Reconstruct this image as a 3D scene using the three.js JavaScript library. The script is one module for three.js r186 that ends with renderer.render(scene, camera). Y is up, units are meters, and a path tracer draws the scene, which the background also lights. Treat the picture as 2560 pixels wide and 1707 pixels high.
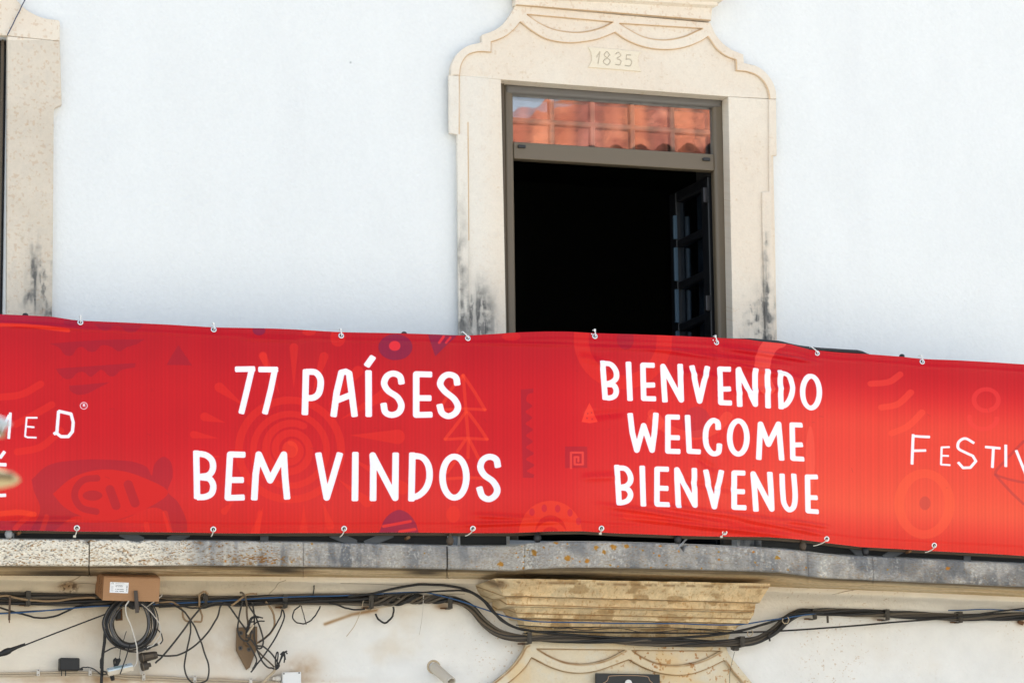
import * as THREE from 'three';
import { mergeGeometries, toCreasedNormals } from 'three/addons/utils/BufferGeometryUtils.js';
import { RoundedBoxGeometry } from 'three/addons/geometries/RoundedBoxGeometry.js';

// ------------------------------------------------------------------ camera, sky, sun, exposure
const scene = new THREE.Scene();
const D2R = Math.PI / 180, FPX = 8000, PW = 2560, PH = 1707;      // focal length in pixels of the photograph
const YAW = 17.32 * D2R, PITCH = 10.43 * D2R, ROLL = -0.74 * D2R;
const fwd = new THREE.Vector3(Math.sin(YAW) * Math.cos(PITCH), Math.sin(PITCH), -Math.cos(YAW) * Math.cos(PITCH));
const rgt0 = new THREE.Vector3().crossVectors(fwd, new THREE.Vector3(0, 1, 0)).normalize();
const up0 = new THREE.Vector3().crossVectors(rgt0, fwd);
const rgt = rgt0.clone().multiplyScalar(Math.cos(ROLL)).addScaledVector(up0, Math.sin(ROLL));
const upv = up0.clone().multiplyScalar(Math.cos(ROLL)).addScaledVector(rgt0, -Math.sin(ROLL));
const DIST = 17, EYE = new THREE.Vector3(0, 4.7, 0).addScaledVector(fwd, -DIST);
const camera = new THREE.PerspectiveCamera(2 * Math.atan(PH / 2 / FPX) / D2R, PW / PH, 0.3, 400);
camera.position.copy(EYE);
camera.up.copy(upv);
camera.lookAt(EYE.clone().add(fwd));
camera.focus = 17; camera.userData.fStop = 5.6;
const renderer = new THREE.WebGLRenderer({ antialias: true });
renderer.toneMapping = THREE.LinearToneMapping;
renderer.toneMappingExposure = 2.5;
renderer.shadowMap.enabled = true;
const SUN = new THREE.Vector3(0.2, 0.87, -0.45).normalize();       // behind the house: the facade is in open shade
{
  const W = 256, H = 128, d = new Float32Array(W * H * 4), v = new THREE.Vector3();
  for (let j = 0; j < H; j++) for (let i = 0; i < W; i++) {
    const th = ((j + 0.5) / H - 0.5) * Math.PI, ph = ((i + 0.5) / W - 0.5) * 2 * Math.PI;
    v.set(Math.cos(th) * Math.cos(ph), Math.sin(th), Math.cos(th) * Math.sin(ph));
    const h = Math.pow(1 - Math.max(0, v.y), 3), s = Math.max(0, v.dot(SUN)), g = 0.55 * Math.pow(s, 6) + 1.2 * Math.pow(s, 60);
    const o = (j * W + i) * 4, k = v.y < 0 ? 0.6 : 1;
    d[o] = k * (0.17 + 0.56 * h + g * 0.30); d[o + 1] = k * (0.245 + 0.535 * h + g * 0.29); d[o + 2] = k * (0.37 + 0.435 * h + g * 0.27); d[o + 3] = 1;
  }
  const t = new THREE.DataTexture(d, W, H, THREE.RGBAFormat, THREE.FloatType);
  t.mapping = THREE.EquirectangularReflectionMapping; t.magFilter = THREE.LinearFilter; t.needsUpdate = true;
  scene.background = t; scene.environment = t;
}
const sun = new THREE.DirectionalLight(new THREE.Color(1, 0.965, 0.905), 5);
sun.position.copy(SUN).multiplyScalar(60); sun.castShadow = true;
Object.assign(sun.shadow.camera, { left: -30, right: 30, top: 30, bottom: -30, near: 1, far: 140 });
sun.shadow.mapSize.set(2048, 2048);
scene.add(sun);

// ------------------------------------------------------------------ helpers
const V3 = (x, y, z) => new THREE.Vector3(x, y, z);
function U(px, py, z = 0) {                                        // a point of the photograph, on the plane z
  const d = fwd.clone().addScaledVector(rgt, (px - PW / 2) / FPX).addScaledVector(upv, -(py - PH / 2) / FPX);
  return EYE.clone().addScaledVector(d, (z - EYE.z) / d.z);
}
function P(x, y, z = 0) {                                          // and back
  const q = V3(x, y, z).sub(EYE), w = q.dot(fwd);
  return [PW / 2 + FPX * q.dot(rgt) / w, PH / 2 - FPX * q.dot(upv) / w];
}
const M1 = DIST / FPX;                                             // metres per photograph pixel on the facade
let seed = 7;
const rnd = () => { seed = (seed * 1664525 + 1013904223) >>> 0; return seed / 4294967296; };
const hash = (x, y) => { let h = Math.imul(x, 374761393) ^ Math.imul(y, 668265263); h = Math.imul(h ^ (h >>> 13), 1274126177); return ((h ^ (h >>> 16)) >>> 0) / 4294967296; };
function noise(x, y) {
  const i = Math.floor(x), j = Math.floor(y), a = x - i, b = y - j, u = a * a * (3 - 2 * a), v = b * b * (3 - 2 * b);
  const p = hash(i, j), q = hash(i + 1, j), r = hash(i, j + 1), s = hash(i + 1, j + 1);
  return p + (q - p) * u + (r - p) * v + (p - q - r + s) * u * v;
}
function fbm(x, y, n = 4) { let s = 0, a = 0.5, t = 0; for (let k = 0; k < n; k++) { s += a * noise(x, y); t += a; x = x * 2.03 + 17.3; y = y * 2.03 + 9.1; a *= 0.5; } return s / t; }
const ss = (a, b, x) => { const t = Math.min(1, Math.max(0, (x - a) / (b - a))); return t * t * (3 - 2 * t); };
const mix = (a, b, t) => a + (b - a) * t;
const mix3 = (a, b, t) => [mix(a[0], b[0], t), mix(a[1], b[1], t), mix(a[2], b[2], t)];
const lerpAt = (tab, x) => { for (let i = 1; i < tab.length; i++) if (x <= tab[i][0] || i === tab.length - 1) { const [a, b] = [tab[i - 1], tab[i]]; return mix(a[1], b[1], (x - a[0]) / (b[0] - a[0])); } };
function dataTex(w, h, fn, srgb = true) {                          // fn(u, v) -> [r, g, b] 0..1
  const d = new Uint8Array(w * h * 4);
  for (let j = 0; j < h; j++) for (let i = 0; i < w; i++) {
    const c = fn((i + 0.5) / w, (j + 0.5) / h), o = (j * w + i) * 4;
    for (let k = 0; k < 3; k++) d[o + k] = Math.max(0, Math.min(255, Math.round(255 * (typeof c === 'number' ? c : c[k]))));
    d[o + 3] = 255;
  }
  const t = new THREE.DataTexture(d, w, h);
  t.magFilter = t.minFilter = THREE.LinearFilter; t.wrapS = t.wrapT = THREE.MirroredRepeatWrapping;
  if (srgb) t.colorSpace = THREE.SRGBColorSpace;
  t.needsUpdate = true;
  return t;
}
const rectOf = (a, b, z) => { const p = U(a[0], a[1], z), q = U(b[0], b[1], z); return { x0: Math.min(p.x, q.x), x1: Math.max(p.x, q.x), y0: Math.min(p.y, q.y), y1: Math.max(p.y, q.y), z }; };
const planeTex = (r, w, h, fn, srgb) => dataTex(w, h, (u, v) => { const x = mix(r.x0, r.x1, u), y = mix(r.y0, r.y1, v), [px, py] = P(x, y, r.z); return fn(px, py, x, y); }, srgb);
function planeUV(g, r) {                                           // flat world coordinates over the rectangle r
  const p = g.attributes.position, uv = new Float32Array(p.count * 2);
  for (let i = 0; i < p.count; i++) { uv[2 * i] = (p.getX(i) - r.x0) / (r.x1 - r.x0); uv[2 * i + 1] = (p.getY(i) + 0.3 * (p.getZ(i) - r.z) - r.y0) / (r.y1 - r.y0); }
  g.setAttribute('uv', new THREE.BufferAttribute(uv, 2));
  return g;
}
const names = {};
const numbered = (n) => { names[n] = (names[n] ?? -1) + 1; return names[n] ? n + '_' + String(names[n]).padStart(3, '0') : n; };
function tag(o, label, category, group) { o.userData.label = label; o.userData.category = category; if (group) o.userData.group = group; return o; }
function mesh(name, g, m, parent) {
  const o = new THREE.Mesh(g, m); o.name = numbered(name); o.castShadow = o.receiveShadow = true;
  (parent || scene).add(o);
  return o;
}
function thing(name, label, category, pos = [0, 0, 0], group) { const o = new THREE.Group(); o.name = numbered(name); o.position.set(...pos); scene.add(o); return tag(o, label, category, group); }
function part(name, parent) { const o = new THREE.Group(); o.name = numbered(name); parent.add(o); return o; }
const std = (color, roughness = 0.8, more = {}) => new THREE.MeshStandardMaterial({ color, roughness, ...more });
const lin = (r, g, b) => new THREE.Color().setRGB(r, g, b);
const box = (w, h, d, x, y, z) => new THREE.BoxGeometry(w, h, d).translate(x, y, z);
const rbox = (w, h, d, x, y, z, r = 0.003) => new RoundedBoxGeometry(w, h, d, 2, Math.min(r, w / 2.1, h / 2.1, d / 2.1)).translate(x, y, z);
const bx = (x0, x1, y0, y1, z0, z1, r = 0.003) => rbox(x1 - x0, y1 - y0, z1 - z0, (x0 + x1) / 2, (y0 + y1) / 2, (z0 + z1) / 2, r);
// a line measured on one enlargement of the photograph: "x,y x,y | x,y ..." in it; curves run smoothly between the bars
const F = { a: [0.38265, 1080, 0], c: [0.29762, 1200, 180], d: [0.38265, 1100, 480], e: [0.2723, 0, 0], l: [0.3955, 0, 760], m: [0.3827, 600, 780], r: [0.37, 1250, 800], s: [0.38261, 1900, 820], t: [0.20408, 0, 960],
  f: [0.2468, 0, 1320], g: [0.20855, 400, 1380], h: [0.2551, 700, 1320], i: [0.34014, 1150, 1340], j: [0.29762, 1860, 1360], b: [0.12755, 150, 1420], q: [0.10204, 220, 1580], p: [1, 0, 0], w: [0.11054, 1440, 1640] };
function line(f, text, n = 6) {
  const [s, ox, oy] = F[f], out = [];
  for (const seg of text.split('|')) {
    const pts = seg.trim().split(/\s+/).map((q) => { const [x, y] = q.split(',').map(Number); return V3(ox + s * x, oy + s * y, 0); });
    const dense = pts.length < 3 ? pts : new THREE.CatmullRomCurve3(pts, false, 'centripetal').getPoints((pts.length - 1) * n);
    for (const p of dense) if (!out.length || Math.hypot(out[out.length - 1][0] - p.x, out[out.length - 1][1] - p.y) > 0.4) out.push([p.x, p.y]);
  }
  return out;
}
const flat = (pts, z) => pts.map(([x, y]) => { const p = U(x, y, z); return new THREE.Vector2(p.x, p.y); });
function plate(pts, z0, z1, bevel = 0.003, holes = []) {           // a flat stone of the given outline
  const s = new THREE.Shape(flat(pts, z1));
  for (const h of holes) s.holes.push(new THREE.Path(flat(h, z1)));
  return new THREE.ExtrudeGeometry(s, { depth: z1 - z0 - 2 * bevel, bevelEnabled: bevel > 0, bevelThickness: bevel, bevelSize: bevel, bevelOffset: -bevel, bevelSegments: 2, curveSegments: 4 }).translate(0, 0, z0 + bevel);
}
function loft(rows, creased = 0.5) {                               // rows of [x, y, z, u, v], equally long, closed round; capped at both ends
  const pos = [], uv = [], idx = [], n = rows[0].length;
  for (const r of rows) for (let i = 0; i <= n; i++) { const q = r[i % n]; pos.push(q[0], q[1], q[2]); uv.push(q[3] ?? 0, i === n && q[5] !== undefined ? q[5] : q[4] ?? 0); }
  for (let j = 0; j + 1 < rows.length; j++) for (let i = 0; i < n; i++) { const a = j * (n + 1) + i, b = a + 1, c = a + n + 1, e = c + 1; idx.push(a, c, b, b, c, e); }
  for (const j of [0, rows.length - 1]) for (let i = 1; i + 1 < n; i++) { const o = j * (n + 1); j ? idx.push(o, o + i + 1, o + i) : idx.push(o, o + i, o + i + 1); }
  const g = new THREE.BufferGeometry();
  g.setAttribute('position', new THREE.Float32BufferAttribute(pos, 3)); g.setAttribute('uv', new THREE.Float32BufferAttribute(uv, 2)); g.setIndex(idx);
  return toCreasedNormals(g, creased);
}
const curveOf = (pts) => new THREE.CatmullRomCurve3(pts, false, 'centripetal');
const tube = (pts, r, seg = 0, radial = 7) => new THREE.TubeGeometry(curveOf(pts), seg || Math.max(8, pts.length * 6), r, radial, false);
const strip = (a, b, w, d) => {                                    // a flat bar from a to b, its width in the facade plane
  const g = rbox(w, a.distanceTo(b), d, 0, 0, 0, 0.0015), dir = b.clone().sub(a).normalize(), zz = V3(0, 0, 1).addScaledVector(dir, -dir.z).normalize(), xx = V3().crossVectors(dir, zz);
  return g.applyMatrix4(new THREE.Matrix4().makeBasis(xx, dir, zz).setPosition(a.clone().add(b).multiplyScalar(0.5)));
};

// ------------------------------------------------------------------ where things stand, read off the photograph
const bulge = (px) => ss(1285, 1390, px) * (1 - ss(1935, 2085, px));
const slabZ = (px) => 0.46 + 0.15 * bulge(px);                     // front of the balcony slab
const banZ = (px) => 0.455 + 0.15 * ss(1140, 1460, px) * (1 - ss(1860, 2180, px));
const SLAB_TOP = [[-600, 1344], [0, 1347], [220, 1349], [500, 1351], [758, 1354.5], [1117, 1363.5], [1286, 1364], [1312, 1358], [1400, 1353.6], [1500, 1354], [1660, 1357.7], [1860, 1366.5], [1950, 1371], [2020, 1379.5], [2060, 1385], [2184, 1391], [2560, 1409], [3100, 1440]];
const SLAB_LOW = [[-600, 1415], [0, 1414], [220, 1415], [500, 1413.5], [758, 1416], [1117, 1422.5], [1286, 1427], [1312, 1423.5], [1400, 1419.5], [1500, 1419], [1650, 1422], [1860, 1427.5], [1950, 1431], [2020, 1440], [2060, 1445], [2184, 1450.5], [2560, 1467], [3100, 1494]];
const SOFFIT = [[-600, 1440], [0, 1441], [700, 1444], [1118, 1448], [1600, 1459], [2098, 1474.6], [2560, 1495], [3100, 1524]];
const BAN_TOP = [[-600, 770], [0, 785.7], [130, 791.6], [174, 798], [200, 800.7], [534, 817.4], [700, 822], [841, 829], [925, 831.7], [1136, 837.4], [1170, 838], [1230, 835], [1300, 831], [1360, 829], [1425, 829], [1486, 832], [1789, 843.5], [1865, 848], [1900, 853.7], [1976, 861], [2026, 873.6], [2099, 881], [2260, 892], [2305, 896.7], [2378, 900], [2560, 910], [3100, 945]];
const BAN_LOW = [[-600, 1322], [0, 1326], [640, 1333.6], [947, 1331.4], [1120, 1332], [1280, 1332.6], [1370, 1329], [1457, 1328], [1552, 1333.6], [1715, 1339.6], [1920, 1343], [2010, 1350], [2151, 1367.7], [2560, 1389.5], [3100, 1416]];

// ------------------------------------------------------------------ stone, plaster and soil
const R_UP = rectOf([-150, -120], [2700, 1360], 0), R_LO = rectOf([-150, 1380], [2700, 1800], 0);
const plaster = (x, y) => 0.5 * fbm(x * 60, y * 60, 4) + 0.3 * fbm(x * 9 + 5, y * 5, 3) + 0.2 * fbm(x * 170, y * 170, 2);
const upMat = std(0xffffff, 0.92, {
  map: planeTex(R_UP, 2048, 1024, (px, py, x, y) => {
    const a = fbm(x * 1.1 + 3, y * 0.55, 4), b = fbm(x * 7, y * 3, 4), st = ss(0.56, 0.8, fbm(x * 5, y * 0.5 + 4, 4)), low = ss(600, 830, py), f = fbm(x * 80, y * 80, 2);
    let c = mix3([0.900, 0.906, 0.901], [0.880, 0.890, 0.891], a);
    c = mix3(c, [0.84, 0.845, 0.85], 0.14 * st + 0.06 * low * b);
    const k = 1 + 0.022 * (b - 0.5) + 0.02 * (f - 0.5) - 0.25 * Math.exp(-((px - 876) ** 2 + (py - 156) ** 2) / 6);
    return c.map((q) => q * k);
  }),
  bumpMap: planeTex(R_UP, 2048, 1024, (px, py, x, y) => plaster(x, y), false), bumpScale: 0.005,
});
const BLOT = [[720, 1690, 60, 26, 0.9], [765, 1660, 46, 30, 0.4], [165, 1462, 26, 16, 1.3], [350, 1490, 110, 8, 0.35], [590, 1600, 60, 80, 0.25], [300, 1560, 120, 90, 0.3], [900, 1530, 110, 12, 0.3], [500, 1620, 120, 60, 0.2], [920, 1512, 22, 16, 0.8], [1105, 1515, 20, 10, 0.8], [1305, 1602, 16, 10, 0.8], [2010, 1540, 20, 10, 0.6], [2190, 1545, 18, 8, 0.7], [2375, 1551, 18, 8, 0.7], [2555, 1556, 14, 8, 0.8], [60, 1510, 24, 14, 0.5], [500, 1500, 26, 12, 0.7], [700, 1518, 22, 14, 0.8], [1235, 1480, 30, 26, 0.5], [200, 1700, 220, 14, 0.7], [600, 1700, 240, 8, 0.4]];
const CRACKS = [line('g', '1460,300 1390,330 1375,360 1360,420 1320,470 1300,500'), line('f', '600,520 700,500 860,400'), line('f', '700,560 800,535 940,545'), line('h', '560,515 900,525 1230,545'), line('h', '1430,630 1600,650 1700,640 1800,645'), line('j', '700,400 800,372 950,345 1085,310')];
const segD = (px, py, l) => { let m = 1e9; for (let i = 1; i < l.length; i++) { const [x0, y0] = l[i - 1], [x1, y1] = l[i], dx = x1 - x0, dy = y1 - y0, t = Math.max(0, Math.min(1, ((px - x0) * dx + (py - y0) * dy) / (dx * dx + dy * dy))); m = Math.min(m, Math.hypot(px - x0 - t * dx, py - y0 - t * dy)); } return m; };
const loMat = std(0xffffff, 0.93, {
  map: planeTex(R_LO, 2048, 512, (px, py, x, y) => {
    const a = fbm(x * 1.6 + 3, y * 1.6, 4), b = fbm(x * 12, y * 12, 4), warm = (1 - ss(1460, 1600, py)) * 0.7 + 0.3 * (a - 0.3) + 0.62 * (1 - ss(250, 1000, px)) * (0.6 + 0.6 * a);
    let c = mix3([0.908, 0.907, 0.897], [0.885, 0.825, 0.725], Math.max(0, Math.min(1.15, warm)));
    c = mix3(c, [0.76, 0.65, 0.49], 0.25 * ss(0.58, 0.88, fbm(x * 3 + 8, y * 4, 5)) * (1 - 0.6 * ss(1200, 2000, px)));
    let s = 0;
    for (const [bx0, by0, rx, ry, k] of BLOT) { const q = ((px - bx0) / rx) ** 2 + ((py - by0) / ry) ** 2; if (q < 6) s += k * Math.exp(-q) * (0.25 + 1.5 * Math.max(0, b - 0.3)); }
    c = mix3(c, [0.56, 0.40, 0.24], Math.min(0.85, s));
    c = mix3(c, [0.62, 0.46, 0.30], 0.4 * ss(0.72, 0.82, fbm(x * 90, y * 90, 3)) * ss(0.4, 0.7, a));
    const dark = Math.exp(-(((px - 168) / 20) ** 2 + ((py - 1466) / 15) ** 2)) * ss(0.5, 0.62, fbm(x * 90, y * 70, 3));
    c = mix3(c, [0.22, 0.15, 0.09], 0.85 * dark);
    const scar = segD(px, py, [[812, 1560], [880, 1536], [940, 1525]]);
    c = mix3(c, [0.55, 0.39, 0.22], 0.6 * Math.exp(-((scar / 4) ** 2)) * (0.5 + b));
    for (const l of CRACKS) { const q = segD(px, py, l); if (q < 3) c = mix3(c, [0.36, 0.27, 0.17], 0.6 * Math.exp(-((q / 0.9) ** 2)) * (0.4 + b)); }
    const k = 1 + 0.05 * (b - 0.5);
    return c.map((q) => q * k);
  }),
  bumpMap: planeTex(R_LO, 2048, 512, (px, py, x, y) => 0.8 * plaster(x, y) + 0.2 * fbm(x * 3, y * 3, 3), false), bumpScale: 0.006,
});
// dressed limestone, cream and fine-grained; "soil" is the grey growth that creeps up from below
function limestone(px, py, x, y, soil, rust, base) {
  const a = fbm(x * 3 + 11, y * 3, 4), b = fbm(x * 26, y * 26, 4), v = fbm(x * 14 + 2, y * 2, 4), f = fbm(x * 150, y * 150, 2);
  let c = mix3(base[0], base[1], ss(0.3, 0.7, a));
  c = mix3(c, base[2], 0.35 * ss(0.5, 0.75, b));
  c = mix3(c, [0.70, 0.56, 0.38], 0.2 * ss(0.66, 0.8, fbm(x * 60 + 40, y * 70, 5)) * ss(0.42, 0.6, fbm(x * 5 + 60, y * 5, 2)));
  c = mix3(c, [0.62, 0.38, 0.18], rust * ss(0.66, 0.74, fbm(x * 60 + 9, y * 60, 3)));
  const so = Math.min(1, soil * (0.15 + 1.7 * ss(0.35, 0.7, 0.55 * v + 0.45 * b)));
  c = mix3(c, [0.47, 0.46, 0.44], so * (0.35 + 0.65 * ss(0.38, 0.6, fbm(x * 45 + 5, y * 7, 4))));
  c = mix3(c, [0.25, 0.25, 0.25], 0.45 * ss(0.35, 0.9, so) * ss(0.54, 0.66, fbm(x * 60 + 15, y * 16, 4)));
  const k = 1 + 0.035 * (f - 0.5) + 0.05 * (b - 0.5);
  return c.map((q) => q * k);
}
const stoneBump = (x, y) => 0.45 * fbm(x * 120, y * 120, 3) + 0.55 * fbm(x * 22, y * 22, 4);
const R_W = rectOf([1090, -140], [1990, 1370], 0.04), R_J = rectOf([-900, -150], [170, 1370], 0.04), R_D = rectOf([1130, 1560], [1990, 1760], 0.04);
const CREAM = [[0.895, 0.853, 0.79], [0.882, 0.828, 0.758], [0.845, 0.80, 0.735]], GREYISH = [[0.835, 0.79, 0.725], [0.80, 0.755, 0.69], [0.75, 0.715, 0.665]];
const LINES_W = [], LINES_D = [];
const shadeLine = (ls, px, py, w) => { let m = 9; for (const [l, x0, x1, y0, y1] of ls) if (px > x0 && px < x1 && py > y0 && py < y1) m = Math.min(m, segD(px, py, l)); return Math.exp(-((m / w) ** 2)); };  // shading and orange tone painted along the carved edges of the relief
const addLine = (ls, l) => { const xs = l.map((q) => q[0]), ys = l.map((q) => q[1]); ls.push([l, Math.min(...xs) - 4, Math.max(...xs) + 4, Math.min(...ys) - 4, Math.max(...ys) + 4]); };
for (const t of ['178,488 190,420 230,360 300,337 385,340 | 385,272 | 420,262 480,235 540,185 575,142', '575,142 650,200 750,255 880,278 960,275 1080,255 1160,225 1195,210', '1195,210 1260,255 1350,295 1450,318 1560,322 1660,305 1760,265 1802,238', '1802,238 1860,320 1920,365 1985,390 | 1988,460 | 2050,465 2110,485 2160,525 2195,590 2205,645', '620,93 1180,143', '1180,145 1150,162 1080,190 980,210 900,210 790,190 700,150 620,95', '1225,152 1765,185', '1765,188 1720,207 1660,235 1560,258 1480,260 1380,240 1300,200 1225,154', '545,32 1827,134', '178,492 174,872', '236,800 240,1568']) addLine(LINES_W, line('a', t));
for (const t of ['562,826 1213,835', '1213,838 1080,905 960,935 870,940 760,925 650,880 562,829', '1262,838 1915,842', '1915,845 1800,905 1680,940 1560,950 1430,930 1330,885 1262,841', '525,890 640,950 760,992 880,1005 1000,990 1120,950 1240,905', '1240,905 1340,960 1450,1000 1580,1020 1680,1015 1800,980 1945,910', '1945,910 2000,990 2062,1060 2075,1079', '350,1079 400,1040 480,960 525,890', '500,800 480,812 440,885 370,970 240,1079']) addLine(LINES_D, line('i', t));
const winStone = std(0xffffff, 0.85, {
  map: planeTex(R_W, 1024, 1536, (px, py, x, y) => {
    const soilL = Math.exp(-(((px - 1200) / 34) ** 2)) * ss(660, 810, py) + 0.6 * Math.exp(-(((px - 1150) / 18) ** 2)) * ss(400, 800, py);
    const soilR = Math.exp(-(((px - 1905) / 34) ** 2)) * ss(680, 790, py) + 0.5 * Math.exp(-(((px - 1915) / 8) ** 2)) * ss(490, 600, py) + 0.5 * Math.exp(-(((px - 1865) / 14) ** 2)) * ss(710, 830, py);
    const pale = ss(1120, 1260, px) < 1 && py > 190 ? 0.6 * (1 - ss(1180, 1270, px)) : 0;
    const b3 = CREAM.map((q) => mix3(q, [0.88, 0.865, 0.83], pale));
    const c = limestone(px, py, x, y, 0.9 * Math.max(soilL, soilR), 0.12 * (py < 80 ? 1 : 0.3), b3), q = shadeLine(LINES_W, px, py, 1.5);
    return q > 0.02 ? mix3(c, [0.74, 0.55, 0.34], 0.62 * q) : c;
  }),
  bumpMap: planeTex(R_W, 1024, 1536, (px, py, x, y) => stoneBump(x, y), false), bumpScale: 0.0025,
});
const jambStone = std(0xffffff, 0.88, {
  map: planeTex(R_J, 1024, 1024, (px, py, x, y) => limestone(px, py, x, y, 0.9 * ss(540, 760, py) * Math.exp(-(((px - 95) / 45) ** 2)), 0.15, py < 100 ? CREAM : GREYISH)),
  bumpMap: planeTex(R_J, 1024, 1024, (px, py, x, y) => stoneBump(x, y), false), bumpScale: 0.0025,
});
const doorStone = std(0xffffff, 0.88, {
  map: planeTex(R_D, 1024, 256, (px, py, x, y) => {
    const c = limestone(px, py, x, y, 0, 0.75 * ss(1480, 1620, px) * (1 - 0.4 * ss(1700, 1850, px)), [[0.86, 0.81, 0.71], [0.84, 0.77, 0.64], [0.80, 0.785, 0.745]]);
    const q = shadeLine(LINES_D, px, py, 2.2), w = mix3(c, [0.86, 0.72, 0.50], 0.45 * ss(0.5, 0.75, fbm(x * 6 + 2, y * 6, 4)));
    return mix3(w, [0.52, 0.35, 0.18], 0.75 * q * (0.4 + 0.8 * fbm(x * 20, y * 20, 2)));
  }),
  bumpMap: planeTex(R_D, 1024, 256, (px, py, x, y) => stoneBump(x, y), false), bumpScale: 0.0025,
});
// balcony slab: its front edge in the lower half of the sheet, its underside in the upper half
const SX0 = U(-650, 1380, 0.46).x, SX1 = U(3150, 1440, 0.46).x;
const lichens = [];
for (let i = 0; i < 115; i++) { const t = rnd(), px = t < 0.62 ? mix(1290, 2020, Math.pow(rnd(), 1.25)) : t < 0.85 ? mix(430, 800, rnd()) : mix(0, 2560, rnd()); lichens.push([px, rnd(), mix(1.2, 3.6, Math.pow(rnd(), 2.2)) * (px > 1300 && rnd() < 0.18 ? 2 : 1), rnd()]); }
for (const [x, y, r] of [[1251, 0.24, 9], [1335, 0.62, 8], [1418, 0.36, 9], [1490, 0.78, 7], [1534, 0.80, 8], [1566, 0.83, 7], [1510, 0.60, 6]]) lichens.push([x, y, r, 0.5]);
const slabTex = (bump) => dataTex(2048, 512, (u, v) => {
  const x = mix(SX0, SX1, u), px = -650 + 3800 * u;
  if (v > 0.5) {
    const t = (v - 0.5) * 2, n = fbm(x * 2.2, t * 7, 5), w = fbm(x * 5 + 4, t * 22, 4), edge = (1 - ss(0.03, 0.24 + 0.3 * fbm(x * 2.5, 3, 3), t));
    if (bump) return 0.5 * w + 0.5 * fbm(x * 30, t * 20, 3);
    let c = mix3([0.86, 0.77, 0.62], [0.78, 0.66, 0.48], ss(0.3, 0.7, n));
    c = mix3(c, [0.52, 0.34, 0.16], 0.6 * ss(0.5, 0.7, w) * (1 - ss(600, 1200, px)));
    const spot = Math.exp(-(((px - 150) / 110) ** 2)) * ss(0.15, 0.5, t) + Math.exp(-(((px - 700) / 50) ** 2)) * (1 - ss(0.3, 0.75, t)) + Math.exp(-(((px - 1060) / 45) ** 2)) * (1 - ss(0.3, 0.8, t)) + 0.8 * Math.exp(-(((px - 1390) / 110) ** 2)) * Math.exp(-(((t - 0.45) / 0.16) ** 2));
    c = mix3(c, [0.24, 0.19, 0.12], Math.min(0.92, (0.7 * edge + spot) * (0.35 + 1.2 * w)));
    return c.map((q) => q * (1 + 0.2 * (fbm(x * 60, t * 30, 3) - 0.5)));
  }
  const y = v * 2 * 0.14, h = v * 2;
  const grain = fbm(x * 150, y * 150, 3), pit = fbm(x * 95, y * 230, 3) + 0.2 * (fbm(x * 9 + 3, y * 20, 3) - 0.5), m = fbm(x * 8, y * 8, 4), streak = fbm(x * 24, y * 3, 4), speck = fbm(x * 100 + 7, y * 220, 3) + 0.16 * (fbm(x * 14, y * 26, 3) - 0.5);
  if (bump) return 0.5 * grain + 0.5 * fbm(x * 35, y * 35, 4);
  const grey = ss(330, 640, px) * 0.75 + 0.25 * ss(700, 780, px), dark = ss(0.42, 0.66, streak + 0.18 * (m - 0.5)) * (0.35 + 0.65 * ss(1000, 800, px) + 0.5 * ss(2090, 2200, px));
  let c = mix3([0.885, 0.845, 0.77], [0.70, 0.67, 0.625], grey);
  c = mix3(c, [0.40, 0.405, 0.415], Math.min(0.92, (0.30 + 0.6 * dark) * grey * (0.55 + 0.9 * ss(0.3, 0.7, m))));
  c = mix3(c, [0.42, 0.41, 0.40], 0.55 * ss(2170, 2200, px) * ss(0.35, 0.65, m));
  c = mix3(c, [0.30, 0.28, 0.26], (1 - 0.75 * grey) * 0.6 * ss(0.61, 0.71, pit));
  c = mix3(c, [0.86, 0.84, 0.79], 0.4 * ss(0.56, 0.72, fbm(x * 110 + 90, y * 70, 4)) * ss(0.4, 0.65, fbm(x * 16, y * 9 + 3, 3)) * grey + 0.42 * Math.exp(-(((px - 2055) / 18) ** 2)) * (0.4 + m) + 0.5 * Math.exp(-(((px - 1325) / 20) ** 2)) * ss(0.45, 0.6, grain));
  const br = (px < 700 ? 0.8 * ss(0.655, 0.74, speck) : 0.25 * ss(0.64, 0.72, speck)) + 0.9 * Math.exp(-(((px - 655) / 75) ** 2)) * Math.exp(-(((h - 0.26) / 0.17) ** 2)) * ss(0.42, 0.58, speck) + 0.6 * Math.exp(-(((px - 330) / 130) ** 2)) * Math.exp(-(((h - 0.22) / 0.07) ** 2)) * ss(0.45, 0.6, speck);
  c = mix3(c, [0.50, 0.31, 0.10], Math.min(0.9, br));
  for (const [lx, ly, lr, k] of lichens) { const dx = px - lx, dy = (h - ly) * 66; if (Math.abs(dx) < lr * 1.8 && Math.abs(dy) < lr * 1.8) { const q = Math.hypot(dx, dy) / lr + 0.9 * (grain - 0.5); c = mix3(c, mix3([0.70, 0.42, 0.10], [0.62, 0.47, 0.16], k), 0.9 * (1 - ss(0.6, 1.0, q))); } }
  const edge = 1 - 0.3 * (1 - ss(0, 0.06, h)) * m;
  return c.map((q) => q * edge * (1 + 0.22 * (grain - 0.5)));
}, !bump);
const slabMat = std(0xffffff, 0.95, { map: slabTex(false), bumpMap: slabTex(true), bumpScale: 0.006 });
const R_C = rectOf([1180, 1420], [1950, 1620], 0.3);
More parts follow.
